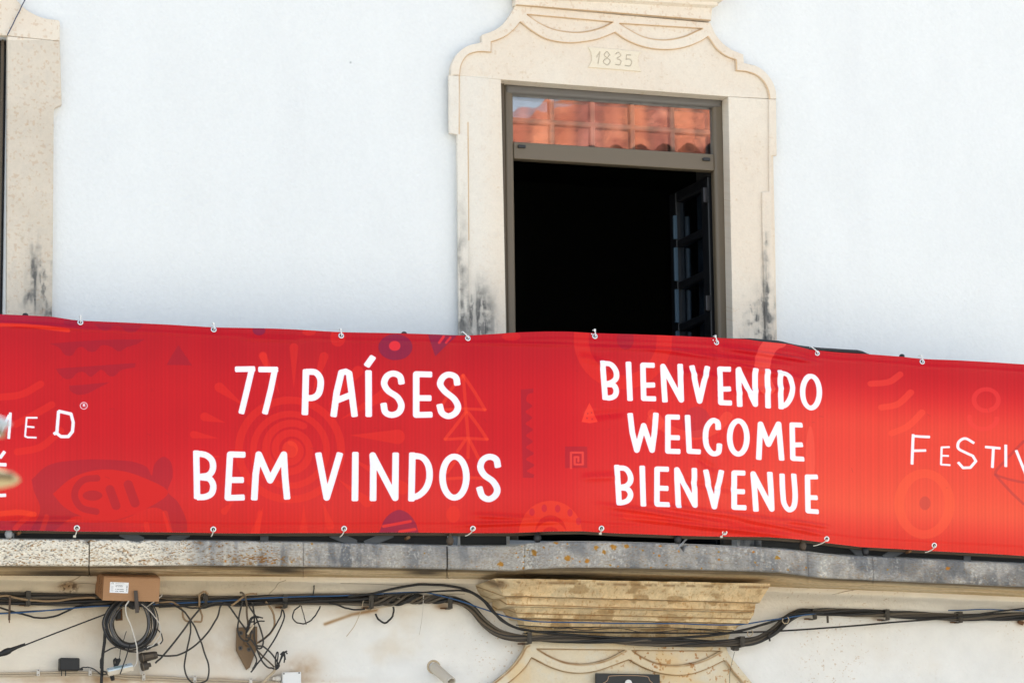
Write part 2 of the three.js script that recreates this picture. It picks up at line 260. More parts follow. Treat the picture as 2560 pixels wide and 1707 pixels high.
const corbelMat = std(0xffffff, 0.95, {
  map: planeTex(R_C, 1024, 384, (px, py, x, y) => {
    const a = fbm(x * 4, y * 8, 4), b = fbm(x * 30, y * 30, 4), p = fbm(x * 7 + 30, y * 13, 2), f = fbm(x * 140, y * 140, 2);
    let c = mix3([0.875, 0.79, 0.635], [0.83, 0.72, 0.55], ss(0.3, 0.7, a));
    c = mix3(c, [0.79, 0.71, 0.57], 0.6 * ss(0.5, 0.7, p) * (1 - 0.6 * ss(1700, 1850, px)) * (0.5 + b));
    c = mix3(c, [0.52, 0.38, 0.21], 0.42 * ss(0.58, 0.68, fbm(x * 9 + 77, y * 16, 5)));
    for (const [ya, yb, w] of [[437, 487, 5], [512, 560, 5], [597, 642, 5], [662, 690, 4]]) { const q = (py - 1340) / 0.34014 - lerpAt([[325, ya], [2200, yb]], (px - 1150) / 0.34014); c = mix3(c, [0.47, 0.33, 0.18], 0.7 * Math.exp(-(((q - 2) / w) ** 2)) * (0.5 + b)); if (q < -3 && q > -13) c = mix3(c, [0.86, 0.75, 0.57], 0.4); }  // shade line painted beneath each course, with a lit arris above it
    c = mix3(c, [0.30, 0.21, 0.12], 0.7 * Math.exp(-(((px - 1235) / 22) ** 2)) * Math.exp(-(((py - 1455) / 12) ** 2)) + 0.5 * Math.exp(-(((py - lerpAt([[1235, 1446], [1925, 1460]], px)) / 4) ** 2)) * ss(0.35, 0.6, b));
    c = mix3(c, [0.60, 0.40, 0.20], 0.35 * ss(0.64, 0.76, fbm(x * 110, y * 60, 3)));
    return c.map((q) => q * (1 + 0.22 * (b - 0.5) + 0.1 * (f - 0.5)));
  }),
  bumpMap: planeTex(R_C, 1024, 384, (px, py, x, y) => 0.6 * fbm(x * 30, y * 30, 5) + 0.4 * fbm(x * 9, y * 9, 3), false), bumpScale: 0.014,
});

// ------------------------------------------------------------------ the ground and the far side of the square
{
  const pav = dataTex(512, 512, (u, v) => { const b = fbm(u * 40, v * 40, 3), j = Math.min(Math.abs((u * 16) % 1 - 0.5), Math.abs((v * 16) % 1 - 0.5)); return mix3([0.69, 0.67, 0.625], [0.63, 0.61, 0.565], b).map((q) => q * (j > 0.46 ? 0.8 : 1)); });
  pav.wrapS = pav.wrapT = THREE.RepeatWrapping; pav.repeat.set(0.5, 0.5);
  const gm = std(0xffffff, 0.9, { map: pav });
  const uvm = (g) => { const p = g.attributes.position, uv = []; for (let i = 0; i < p.count; i++) uv.push(p.getX(i), p.getZ(i)); g.setAttribute('uv', new THREE.Float32BufferAttribute(uv, 2)); return g; };
  const s = mesh('street', uvm(new THREE.PlaneGeometry(300, 300).rotateX(-Math.PI / 2)), gm); s.userData.kind = 'structure'; s.userData.label = 'pale stone paved square in front of the house';
  const k = mesh('pavement', uvm(bx(-40, 40, 0.004, 0.13, 0.01, 1.6, 0.01)), gm); k.userData.kind = 'structure'; k.userData.label = 'raised pale stone pavement along the house';
  // the house opposite is only seen as a reflection in the transom
  const h = thing('house', 'white house with clay tile roof across the square, mirrored in the transom glass', 'house');
  const EZ = 0, EY = 10.97, HX = -2.9, tileM = std(0xffffff, 0.85, { vertexColors: true }), wallM = std(lin(0.78, 0.76, 0.72), 0.9);
  mesh('wall', box(30, EY - 0.25, 11, HX + 15.4, (EY - 0.25) / 2 + 0.002, EZ + 0.5 + 5.5), wallM, h);
  mesh('eave', bx(HX, HX + 31, EY - 0.245, EY - 0.02, EZ + 0.15, EZ + 11.6, 0.02), std(lin(0.75, 0.70, 0.62), 0.9), h);
  const pos = [], idx = [], col = [], nx = 900, nz = 48, sl = 0.52, TW = 0.30;
  h.position.set(7.5, 0, 20); h.rotation.y = 0.335;
  for (let j = 0; j <= nz; j++) for (let i = 0; i <= nx; i++) {
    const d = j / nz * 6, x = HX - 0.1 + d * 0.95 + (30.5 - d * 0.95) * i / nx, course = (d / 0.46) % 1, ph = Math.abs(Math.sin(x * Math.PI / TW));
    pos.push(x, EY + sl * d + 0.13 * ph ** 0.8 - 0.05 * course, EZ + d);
    const q = hash(Math.floor(x / TW), Math.floor(d / 0.46)), k2 = (0.5 + 0.5 * q) * (0.16 + 0.84 * ss(0.3, 0.75, ph)), gy = 0.75 + 0.5 * hash(Math.floor(x / TW), 77);  // valleys between tiles darkened in the colour, in place of shadow
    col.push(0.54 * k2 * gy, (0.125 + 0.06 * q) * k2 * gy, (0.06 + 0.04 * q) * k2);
  }
  for (let j = 0; j < nz; j++) for (let i = 0; i < nx; i++) { const a = j * (nx + 1) + i; idx.push(a, a + nx + 1, a + 1, a + 1, a + nx + 1, a + nx + 2); }
  const e = pos.length / 3; pos.push(HX - 0.1, EY, EZ, HX - 0.1, EY, EZ + 12, HX + 5.6, EY + sl * 6, EZ + 6, HX + 30.4, EY, EZ + 12, HX + 30.4, EY + sl * 6, EZ + 6);
  for (let i = 0; i < 5; i++) col.push(0.45, 0.14, 0.07); idx.push(e, e + 2, e + 1, e + 1, e + 2, e + 4, e + 1, e + 4, e + 3);
  const g = new THREE.BufferGeometry(); g.setAttribute('position', new THREE.Float32BufferAttribute(pos, 3)); g.setIndex(idx); g.computeVertexNormals();
  g.setAttribute('color', new THREE.Float32BufferAttribute(col, 3));
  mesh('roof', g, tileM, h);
}

// ------------------------------------------------------------------ the building
const B = thing('building', 'white rendered old house front with carved stone window frames and a stone balcony', 'building');
const Y_FLOOR = U(1280, 1400, 0).y;                                // about the level of the balcony
// openings
const OX0 = U(1259, 500, 0).x - 0.05, OX1 = U(1824, 500, 0).x + 0.05, OY1 = U(1535, 221, 0.04).y + 0.05, OY0 = U(1280, 1350, 0).y;
const LX1 = U(16.5, 400, 0.04).x, LX0 = LX1 - 1.22, LY1 = U(17, 89, 0.04).y;
{
  const rect = (x0, y0, x1, y1) => [V3(x0, y0, 0), V3(x1, y0, 0), V3(x1, y1, 0), V3(x0, y1, 0)].map((p) => new THREE.Vector2(p.x, p.y));
  const s = new THREE.Shape(rect(-11, Y_FLOOR, 13, 8.4));
  s.holes.push(new THREE.Path(rect(OX0, OY0, OX1, OY1)), new THREE.Path(rect(LX0, OY0, LX1, LY1)));
  mesh('upper_wall', planeUV(new THREE.ExtrudeGeometry(s, { depth: 0.5, bevelEnabled: false }).translate(0, 0, -0.5), R_UP), upMat, B);
  const s2 = new THREE.Shape(rect(-11, 0.002, 13, Y_FLOOR - 0.003));
  mesh('lower_wall', planeUV(new THREE.ExtrudeGeometry(s2, { depth: 0.5, bevelEnabled: false }).translate(0, 0, -0.5), R_LO), loMat, B);
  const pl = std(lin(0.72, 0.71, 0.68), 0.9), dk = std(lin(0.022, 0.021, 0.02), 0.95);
  mesh('side_wall', box(0.4, 8.4, 9, -10.8, 4.2, -5.003), pl, B); mesh('side_wall', box(0.4, 8.4, 9, 12.8, 4.2, -5.003), pl, B);
  mesh('rear_wall', box(23.19, 8.4, 0.4, 1, 4.2, -9.3), pl, B);
  mesh('roof', box(24.4, 0.25, 9.7, 1, 8.53, -4.7), std(lin(0.5, 0.2, 0.11), 0.9), B);
  mesh('eaves_cornice', bx(-11.2, 13.2, 8.1, 8.398, 0.003, 0.28, 0.03), pl, B);
  // the unlit room behind both windows
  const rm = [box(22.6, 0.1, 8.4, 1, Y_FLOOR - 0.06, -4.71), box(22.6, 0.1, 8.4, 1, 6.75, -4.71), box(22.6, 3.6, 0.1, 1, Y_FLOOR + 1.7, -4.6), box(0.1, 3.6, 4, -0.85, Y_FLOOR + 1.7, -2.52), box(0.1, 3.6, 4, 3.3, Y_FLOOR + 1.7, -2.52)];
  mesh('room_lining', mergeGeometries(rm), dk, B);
  for (const [a, b, c, d] of [[OX0 + 0.002, OX0 + 0.05, Y_FLOOR, OY1 - 0.06], [OX1 - 0.05, OX1 - 0.002, Y_FLOOR, OY1 - 0.06], [OX0 + 0.002, OX1 - 0.002, OY1 - 0.055, OY1 - 0.002]]) mesh('added_reveal_board', bx(a, b, c, d, -0.505, -0.141, 0.002), dk, B);  // dark boards added to turn the white reveal black
}
// carved stone round the balcony window
{
  const S = part('window_surround', B), z0 = 0.002, zf = 0.036, zb = 0.05;
  const outL = '545,35 520,80 470,150 410,195 330,225 | 325,228 325,275 | 300,280 230,300 170,345 140,390 125,440 122,490';
  const outR = '2252,645 2248,590 2225,530 2180,470 2120,430 2060,415 | 2040,410 2036,355 | 1960,325 1900,280 1850,215 1820,148';
  const inL = '178,488 190,420 230,360 300,337 385,340 | 385,272 | 420,262 480,235 540,185 575,142';
  const swag = '575,142 650,200 750,255 880,278 960,275 1080,255 1160,225 1195,210 | 1195,210 1260,255 1350,295 1450,318 1560,322 1660,305 1760,265 1802,238';
  const inR = '1802,238 1860,320 1920,365 1985,390 | 1988,460 | 2050,465 2110,485 2160,525 2195,590 2205,645';
  const rev = (a) => a.slice().reverse();
  const body = [...line('a', outL), ...line('a', '178,492 453,518 1937,630'), ...line('a', outR)];
  mesh('lintel_stone', planeUV(plate(body, -0.14, zf, 0.002), R_W), winStone, S);
  const border = [...line('a', outL), ...line('a', inL), ...line('a', swag), ...line('a', inR), ...line('a', outR)];
  const lun1 = line('a', '620,93 1180,143 | 1180,145 1150,162 1080,190 980,210 900,210 790,190 700,150 620,95'), lun2 = line('a', '1225,152 1765,185 | 1765,188 1720,207 1660,235 1560,258 1480,260 1380,240 1300,200 1225,154');
  mesh('raised_border', planeUV(plate(border, zf + 0.0005, zb, 0.003, [lun1, lun2]), R_W), winStone, S);
  // frieze and cornice on top
  mesh('frieze', planeUV(plate(line('a', '545,-14 | 545,28 | 1827,130 | 1832,57 | 1832,40'), 0.01, 0.075, 0.004), R_W), winStone, S);
  const co = [[0.075, 0], [0.10, 0.012], [0.10, 0.03], [0.15, 0.065], [0.17, 0.075], [0.17, 0.125], [0.19, 0.14], [0.19, 0.19], [0.003, 0.21], [0.003, 0]];
  const A = U(1080 + 0.38265 * 545, 0.38265 * -20, 0.075), Bp = U(1080 + 0.38265 * 1832, 0.38265 * 55, 0.075);
  const rows = []; for (const [t, p] of [[0, A], [1, Bp]]) rows.push(co.map(([z, y]) => [p.x + (t ? 1 : -1) * Math.max(0, z - 0.075), p.y + y, z]));
  mesh('cornice', planeUV(loft(rows, 0.3), R_W), winStone, S);
  // jambs with a raised outer strip and an ear
  const low = 1372;
  mesh('jamb_stone', planeUV(plate(line('p', '1142,187.5 | 1252.5,198.5 | 1259,500 | 1266,850 | 1275,1372 | 1166,1372'), -0.14, zf + 0.001, 0.003), R_W), winStone, S);
  mesh('jamb_stone', planeUV(plate(line('p', '1821.5,241.5 | 1931,247.5 | 1938,560 | 1953,1372 | 1846,1372 | 1833,850'), -0.14, zf + 0.001, 0.003), R_W), winStone, S);
  mesh('jamb_border', planeUV(plate([...line('p', '1122,187 | 1147,189 | 1150,332'), ...line('p', '1169,340 | 1172,700 | 1178,1372 | 1153,1372 | 1148,835 | 1143,336'), ...line('p', '1123,332')], zf - 0.01, zb, 0.003), R_W), winStone, S);
  mesh('jamb_border', planeUV(plate(line('p', '1923.5,247 | 1941.5,248 | 1943,388 | 1929.5,389 | 1931,560 | 1942,850 | 1956,1372 | 1934,1372 | 1916,850 | 1907,560 | 1906,480 | 1924,478'), zf - 0.01, zb, 0.004), R_W), winStone, S);
  // the date tablet, cut in low relief
  const tab = line('a', '1020,305 1200,320 1370,335 | 1370,335 1352,362 1345,395 1352,430 1366,466 | 1366,466 1022,438 | 1022,438 1040,405 1045,372 1038,340 1020,305');
  const c2 = document.createElement('canvas'); c2.width = 512; c2.height = 256; const k = c2.getContext('2d');
  const cb = document.createElement('canvas'); cb.width = 512; cb.height = 256; const kb = cb.getContext('2d');
  const tr = { x0: U(1465, 150, zb).x, x1: U(1612, 150, zb).x, y0: U(1540, 184, zb).y, y1: U(1540, 110, zb).y, z: zb };
  k.fillStyle = '#e4d8c2'; k.fillRect(0, 0, 512, 256); kb.fillStyle = '#fff'; kb.fillRect(0, 0, 512, 256);
  for (let i = 0; i < 4000; i++) { k.fillStyle = `rgba(${rnd() < 0.5 ? '176,150,112' : '240,228,205'},${0.10 * rnd()})`; k.fillRect(rnd() * 512, rnd() * 256, 2 + rnd() * 8, 2 + rnd() * 5); }
  const put = (f) => { for (const [q, col, w] of [[k, 'rgba(128,100,62,0.2)', 4.5], [kb, '#000', 6]]) { q.strokeStyle = col; q.lineWidth = w; q.lineCap = 'round'; f(q); } };
  const at = (zx, zy) => { const p = U(1080 + 0.38265 * zx, 0.38265 * zy, zb); return [512 * (p.x - tr.x0) / (tr.x1 - tr.x0), 256 * (tr.y1 - p.y) / (tr.y1 - tr.y0)]; };
  for (const d of ['1078,372 1100,338 | 1100,338 1088,415', '1165,358 1145,338 1128,360 1146,378 1168,398 1148,424 1122,402 1146,378 1165,358', '1203,352 1222,342 1236,362 1212,382 1238,398 1228,424 1202,420', '1302,360 1276,358 | 1276,358 1272,388 | 1272,388 1296,386 1308,406 1296,430 1266,428'])
    for (const seg of d.split('|')) put((q) => { q.beginPath(); line('p', seg, 8).forEach(([x, y], i) => q[i ? 'lineTo' : 'moveTo'](...at(x, y))); q.stroke(); });
  const ct = new THREE.CanvasTexture(c2), bt = new THREE.CanvasTexture(cb); ct.colorSpace = THREE.SRGBColorSpace;
  mesh('date_tablet', planeUV(plate(tab, zf - 0.003, zf + 0.008, 0.003), tr), std(0xffffff, 0.85, { map: ct, bumpMap: bt, bumpScale: 0.006 }), S);
}
// stone round the next window along
{
  const S = part('window_surround', B), zf = 0.045;
  const pts = [...line('e', '150,0 215,70 300,125 400,165 530,183 | 545,200 545,375'), ...line('p', '17,88.5')];
  const left = LX0 - 0.32, top = U(60, -60, zf).y;
  const sh = (list, z) => { const s = new THREE.Shape(list.map((p) => new THREE.Vector2(p[0], p[1]))); return new THREE.ExtrudeGeometry(s, { depth: z - 0.008, bevelEnabled: true, bevelThickness: 0.003, bevelSize: 0.003, bevelOffset: -0.003, bevelSegments: 2 }).translate(0, 0, 0.005); };
  const w = flat(pts, zf).map((p) => [p.x, p.y]);
  mesh('lintel_stone', planeUV(sh([[w[0][0], top], ...w, [left, LY1], [left, LY1 + 0.2], [left + 0.2, top]], zf), R_J), jambStone, S);
  const j = flat(line('p', '17.3,90 | 148.3,102.5 | 153,258 | 153,262 | 140,267 135,271 133,280 | 131,600 | 129,785 | 128,1372 | 14,1372'), zf).map((p) => [p.x, p.y]);
  mesh('jamb_stone', planeUV(sh(j, zf), R_J), jambStone, S);
  mesh('jamb_stone', planeUV(sh([[left, LY1 - 0.004], [left, Y_FLOOR + 0.05], [LX0, Y_FLOOR + 0.05], [LX0, LY1 - 0.004]], zf), R_J), jambStone, S);
}
// frames, glass and the open leaf
const frameMat = std(lin(0.135, 0.105, 0.07), 0.42), leafMat = std(lin(0.006, 0.0065, 0.008), 0.45), ironMat = std(lin(0.02, 0.02, 0.022), 0.55), tanMat = std(lin(0.30, 0.20, 0.11), 0.7);
const glass = new THREE.MeshPhysicalMaterial({ color: 0xffffff, roughness: 0, transmission: 1, thickness: 0, ior: 2.2 });
const glassThin = new THREE.MeshPhysicalMaterial({ color: lin(0.8, 0.9, 1), roughness: 0, transmission: 1, thickness: 0, ior: 1.7 });
{
  const W = part('window', B), zf = -0.055, zb = -0.12;
  const x0 = U(1255.5, 500, zf).x, x1 = U(1822, 500, zf).x, y1 = U(1535, 221, zf).y, y0 = Y_FLOOR + 0.02;
  const ix0 = U(1286, 400, zf).x, ix1 = U(1785.5, 400, zf).x, iy1 = U(1535, 252, zf).y;
  const tb1 = U(1535, 369, zf).y, tb0 = U(1535, 411, zf).y;
  mesh('frame_rebate', mergeGeometries([bx(x0 - 0.004, x0 + 0.016, y0, y1, zb, zf + 0.012, 0.002), bx(x1 - 0.014, x1 + 0.002, y0, y1, zb, zf - 0.02, 0.002), bx(x0 - 0.004, x1 + 0.002, y1 - 0.013, y1 + 0.012, zb, zf + 0.01, 0.002)]), std(lin(0.085, 0.06, 0.035), 0.5), W);
  mesh('jamb', bx(x0 + 0.0165, ix0, y0, y1 - 0.0135, zb, zf, 0.02), frameMat, W);
  mesh('jamb', bx(ix1, x1 - 0.0145, y0, y1 - 0.0135, zb, zf, 0.02), frameMat, W);
  mesh('head', bx(x0 + 0.024, x1 - 0.022, iy1, y1 - 0.014, zb - 0.002, zf + 0.006, 0.02), std(lin(0.125, 0.115, 0.105), 0.38), W);
  mesh('transom_bar', bx(ix0 - 0.002, ix1 + 0.002, tb0, tb1, zb + 0.003, zf - 0.003, 0.006), frameMat, W);
  const gz = -0.088;
  mesh('pane', box(ix1 - ix0, iy1 - tb1, 0.002, 0, 0, 0).translate((ix0 + ix1) / 2, (iy1 + tb1) / 2, gz), glass, W);
  mesh('pane', box(ix1 - ix0, iy1 - tb1, 0.002, 0, 0, 0).rotateX(-0.0028).rotateY(0.002).translate((ix0 + ix1) / 2, (iy1 + tb1) / 2, gz - 0.036), glass, W);
  const mm = std(lin(0.22, 0.13, 0.085), 0.5);
  const ym = U(1535, 314, gz).y;
  for (const x of [1381, 1483, 1582.5, 1682]) { const X = U(x, 300, gz - 0.006).x; mesh('muntin', bx(X - 0.0125, X + 0.0125, tb1, iy1, gz - 0.028, gz - 0.008, 0.005), mm, W); }
  mesh('muntin', bx(ix0, ix1, ym - 0.013, ym + 0.013, gz - 0.030, gz - 0.006, 0.005), mm, W);
  for (const [x, y] of [[1304, 366.5], [1766, 398.5]]) { const p = U(x, y, zf); mesh('weep_cover', rbox(0.042, 0.017, 0.018, p.x, p.y, zf + 0.002, 0.003), ironMat, W); }
  // right leaf, swung into the room
  const L = part('door_leaf', B), a = 0.09, wl = 0.5;
  L.position.set(ix1 - 0.012, 0, zb - 0.012); L.rotation.y = a - Math.PI / 2;          // local -x runs from the hinge into the room
  const b0 = Y_FLOOR + 0.05, b1 = tb0 - 0.012, st = 0.085;
  mesh('stile', bx(-st, 0, b0, b1, -0.055, 0, 0.008), leafMat, L); mesh('stile', bx(-wl, -wl + st, b0, b1, -0.055, 0, 0.008), leafMat, L);
  const far = zb - 0.5, ys = [b0 + 0.12, U(1728, 935, far).y, U(1728, 826, far).y, U(1725, 722, far).y, U(1722, 618, far).y, b1 - 0.04];
  ys.forEach((y, i) => mesh('rail', bx(-wl + st, -st, y - (i ? 0.02 : 0.12), y + (i === 5 ? 0.04 : 0.02), -0.05, -0.004, 0.006), leafMat, L));
  mesh('pane', box(wl - 2 * st, b1 - b0 - 0.1, 0.004, -wl / 2, (b0 + b1) / 2, -0.028), glassThin, L);
  for (const y of [U(1785, 487, zb).y, U(1788, 757, zb).y]) mesh('hinge', rbox(0.026, 0.085, 0.03, -0.01, y, 0.012, 0.004), std(lin(0.05, 0.05, 0.055), 0.3, { metalness: 0.6 }), L);
  for (let i = 1; i + 1 < ys.length; i++) mesh('sky_glint_bead', bx(-wl + st - 0.003, -wl + st + 0.012, ys[i] + 0.024, (i === 4 ? ys[i] + 0.16 : ys[i + 1] - 0.024), -0.003, 0.02, 0.003), std(lin(0.05, 0.09, 0.13), 0.3), L);  // blue of the reflected sky is put into the bead colour
  mesh('handle', mergeGeometries([rbox(0.03, 0.16, 0.008, -wl + 0.04, b0 + 0.95, 0.006), rbox(0.1, 0.018, 0.018, -wl + 0.08, b0 + 1.0, 0.045)]), ironMat, L);
  // the next window along: only its frame shows
  const N = part('window', B), f2 = -0.03;
  mesh('jamb', bx(LX1 - 0.045, LX1 - 0.002, Y_FLOOR + 0.02, LY1 - 0.002, -0.12, -0.05, 0.006), leafMat, N);
  mesh('jamb', bx(LX0 + 0.002, LX0 + 0.06, Y_FLOOR + 0.02, LY1 - 0.002, -0.12, -0.05, 0.006), leafMat, N);
  mesh('bead', bx(LX1 - 0.03, LX1 - 0.014, Y_FLOOR + 0.02, LY1 - 0.004, -0.049, f2, 0.004), std(lin(0.11, 0.08, 0.05), 0.5), N);
  mesh('head', bx(LX0 + 0.061, LX1 - 0.046, LY1 - 0.06, LY1 - 0.002, -0.12, -0.05, 0.006), leafMat, N);
  mesh('pane', box(LX1 - LX0 - 0.1, LY1 - Y_FLOOR - 0.1, 0.004, (LX0 + LX1) / 2, (LY1 + Y_FLOOR) / 2, -0.09), glassThin, N);
}
// balcony: one long slab of seven stones that swells out before the window, on a plaster cove and a stepped corbel
const slabRow = (px) => {
  const z = slabZ(px), n = (k) => (fbm(px * 0.06, k * 31, 3) - 0.5) * 0.009, t = U(px, lerpAt(SLAB_TOP, px), z), b = U(px, lerpAt(SLAB_LOW, px), z), s = U(px, lerpAt(SOFFIT, px), 0.05);
  const u = (px + 650) / 3800, n1 = n(1), n2 = n(2), n3 = n(3) * 0.6;
  return [[t.x, t.y, 0.003, u, 0.49], [t.x, t.y + n1 * 0.5, z - 0.012 + n3, u, 0.49], [t.x, t.y - 0.005 + n1 * 0.7, z - 0.003 + n3, u, 0.485], [t.x, t.y - 0.013 + n1, z + n3, u, 0.45], [t.x, mix(t.y, b.y, 0.5), z + n3 * 0.5, u, 0.25], [t.x, b.y + 0.010 + n2, z + n3, u, 0.035], [t.x, b.y + 0.003 + n2 * 0.6, z - 0.004, u, 0.015], [t.x, b.y, z - 0.012, u, 0.505], [s.x, s.y, 0.05, u, 0.97], [s.x, s.y + 0.002, 0.003, u, 0.99]];
};
{
  const S = part('balcony', B);
  { const q = []; for (let px = -600; px <= 3100; px += 100) { const p = U(px, lerpAt(SLAB_TOP, px), slabZ(px) - 0.16); q.push([[p.x, p.y - 0.02, 0.003], [p.x, p.y - 0.02, p.z], [p.x, p.y + 0.003, p.z], [p.x, p.y + 0.003, 0.003]]); } mesh('added_floor_paving', loft(q), std(lin(0.78, 0.77, 0.75), 0.9), S); }  // unseen pale floor, added to bounce light onto the wall above the banner
  const cuts = [-640, 221, 224.5, 757.5, 758.8, 1116.5, 1120.5, 1311, 1311.8, 2021, 2021.8, 2183.5, 2184.3, 3140];
  for (let i = 0; i < cuts.length; i += 2) {
    const rows = [], n = Math.max(6, Math.ceil((cuts[i + 1] - cuts[i]) / 7)), e = i / 2 % 2 ? 0 : 1.2;
    for (let k = 0; k <= n; k++) {
      const px = mix(cuts[i], cuts[i + 1], k / n), r = slabRow(px), near = Math.min(k, n - k);
      for (const q of r) q[1] += (near === 0 ? -0.0015 : 0);
      if (near === 0) for (let m = 1; m <= 6; m++) r[m][2] -= 0.005;
      const chip = Math.exp(-(((px - 1708) / 6) ** 2)) * 0.03 + Math.exp(-(((px - 1790) / 5) ** 2)) * 0.004 + (i === 0 ? ss(205, 221, px) * 0.012 : 0) + (i === 2 ? Math.exp(-(((px - 340) / 18) ** 2)) * 0.006 : 0);
      r[1][1] -= chip; r[2][1] -= chip; r[3][1] -= chip; r[1][2] -= chip * 1.5; r[2][2] -= chip;
      rows.push(r);
    }
    mesh('slab_stone', loft(rows, 0.45), slabMat, S);
  }
  // plaster cove under the slab
  const rows = [];
  for (let px = -640; px <= 3140; px += 20) {
    const s0 = lerpAt(SOFFIT, px), q = (dy, z) => { const p = U(px, s0 + dy, z); return [p.x, p.y + (z > 0.01 && dy > 2 ? (fbm(px * 0.02, dy, 3) - 0.5) * 0.006 : 0), z]; };
    rows.push([q(-4, 0.002), q(-4, 0.082), q(0.5, 0.085), q(9, 0.083), q(11, 0.078), q(16, 0.06), q(22, 0.04), q(30, 0.022), q(40, 0.009), q(52, 0.0015), q(53, -0.02), q(20, -0.02)]);
  }
  mesh('plaster_cove', planeUV(loft(rows, 0.7), R_LO), loMat, S);
  // corbel
  const C = part('corbel', B);
  const co = [  // front top and bottom edge, left and right: enlargement coordinates; how far they stand out
    ['250,312', '2290,352', '325,437', '2215,487', 0.40, 0.335, 1], ['345,440', '2185,487', '345,512', '2172,560', 0.265, 0.262, 0],
    ['392,515', '2172,562', '432,597', '2128,642', 0.205, 0.165, 1], ['462,600', '2070,640', '480,662', '2030,690', 0.11, 0.107, 0], ['490,664', '2000,692', '500,755', '1978,770', 0.058, 0.056, 0]];
  const pt = (t, z) => { const [x, y] = line('i', t)[0]; return U(x, y, z); };
  co.forEach(([a, b, c, d, z1, z2, curved], ci) => {
    const A = pt(a, z1), Bb = pt(b, z1), Cc = pt(c, z2), Dd = pt(d, z2), rows = [], n = 46, m = 8;
    for (let k = 0; k <= n; k++) {
      const t = k / n, top = A.clone().lerp(Bb, t), bot = Cc.clone().lerp(Dd, t), r = [];
      r.push([top.x, top.y, 0.003]);
      for (let q = 0; q <= m; q++) {
        const s = q / m, zz = curved ? mix(z1, z2, 0.5 - 0.5 * Math.cos(s * Math.PI * 0.95)) : mix(z1, z2, s), j = q === 0 || q === m ? 0.004 : 0.008;
        const o = (fbm(t * 40 + ci * 7, s * 4 + ci, 4) - 0.5) * j * 2.2, inset = Math.min(k, n - k) === 0 ? -0.012 : 0;
        r.push([mix(top.x, bot.x, s) + (k === 0 ? 1 : -1) * (Math.min(k, n - k) === 0 ? 0.003 * fbm(s * 9, ci, 2) : 0), mix(top.y, bot.y, s) + 0.002 * (q === 0) - 0.0 + o * 0.4, zz + o + inset]);
      }
      r.push([bot.x, bot.y, 0.003]);
      rows.push(r);
    }
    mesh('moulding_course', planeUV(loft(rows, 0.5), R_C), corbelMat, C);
  });
}
// stone head of the door below, and the door
{
  const S = part('door_surround', B), z0 = 0.003, zf = 0.04, zb = 0.062;
  const oL = line('i', '500,745 480,812 440,885 370,970 240,1079'), oR = line('i', '2150,1079 2040,945 1975,860 1958,790 1960,745'), yb = 1780;
  const body = [...oL, [1165, 1760], [1160, yb], [1960, yb], [1950, 1760], ...oR];
  mesh('lintel_stone', planeUV(plate(body, z0, zf, 0.003), R_D), doorStone, S);
  const border = [...oL, [1165, 1760], [1160, yb], [1195, yb], [1215, 1755], ...line('i', '350,1079 400,1040 480,960 525,890'), ...line('i', '525,890 640,950 760,992 880,1005 1000,990 1120,950 1240,905 | 1240,905 1340,960 1450,1000 1580,1020 1680,1015 1800,980 1945,910'), ...line('i', '1945,910 2000,990 2062,1060 2075,1079'), [1880, 1760], [1900, yb], [1960, yb], [1950, 1760], ...oR];
  const l1 = line('i', '562,826 1213,835 | 1213,838 1080,905 960,935 870,940 760,925 650,880 562,829'), l2 = line('i', '1262,838 1915,842 | 1915,845 1800,905 1680,940 1560,950 1430,930 1330,885 1262,841');
  mesh('raised_border', planeUV(plate(border, zf + 0.0005, zb, 0.004, [l1, l2]), R_D), doorStone, S);
  const w0 = U(1260, 1780, zf).x, w1 = U(1830, 1780, zf).x, yy = U(1500, yb, zf).y;
  for (const [a, b] of [[w0 - 0.26, w0], [w1, w1 + 0.26]]) mesh('jamb_stone', bx(a, b, 0.132, yy - 0.003, 0.003, 0.045), doorStone, S);
  mesh('door_panel', bx(w0, w1, 0.132, yy - 0.2, 0.003, 0.02), std(lin(0.06, 0.035, 0.02), 0.6), S);
  // dark plaque with a pale line border and a white emblem disc
  const Q = thing('door_plaque', 'black plaque with a pale notched border line on the door lintel', 'plaque');
  const pl = (t) => line('w', t);
  mesh('plate', plate(pl('455,385 | 1900,412 | 1935,1500 | 470,1500'), zb + 0.001, zb + 0.02, 0.003), std(lin(0.017, 0.018, 0.018), 0.55), Q);
  const q3 = pl('600,620 | 690,570 725,520 735,460 | 1640,476 | 1655,520 1680,560 1740,610').map(([x, y]) => U(x, y, zb + 0.021));
  mesh('border_line', new THREE.TubeGeometry(curveOf(q3), 60, 0.0022, 5), std(lin(0.42, 0.28, 0.18), 0.7), Q);
  const dc = U(1440 + 0.11054 * 1185, 1640 + 0.11054 * 615, zb + 0.02);
  mesh('disc', new THREE.CylinderGeometry(0.0185, 0.0195, 0.008, 32).rotateX(Math.PI / 2).translate(dc.x, dc.y, dc.z + 0.004), std(lin(0.75, 0.74, 0.72), 0.5), Q);
}
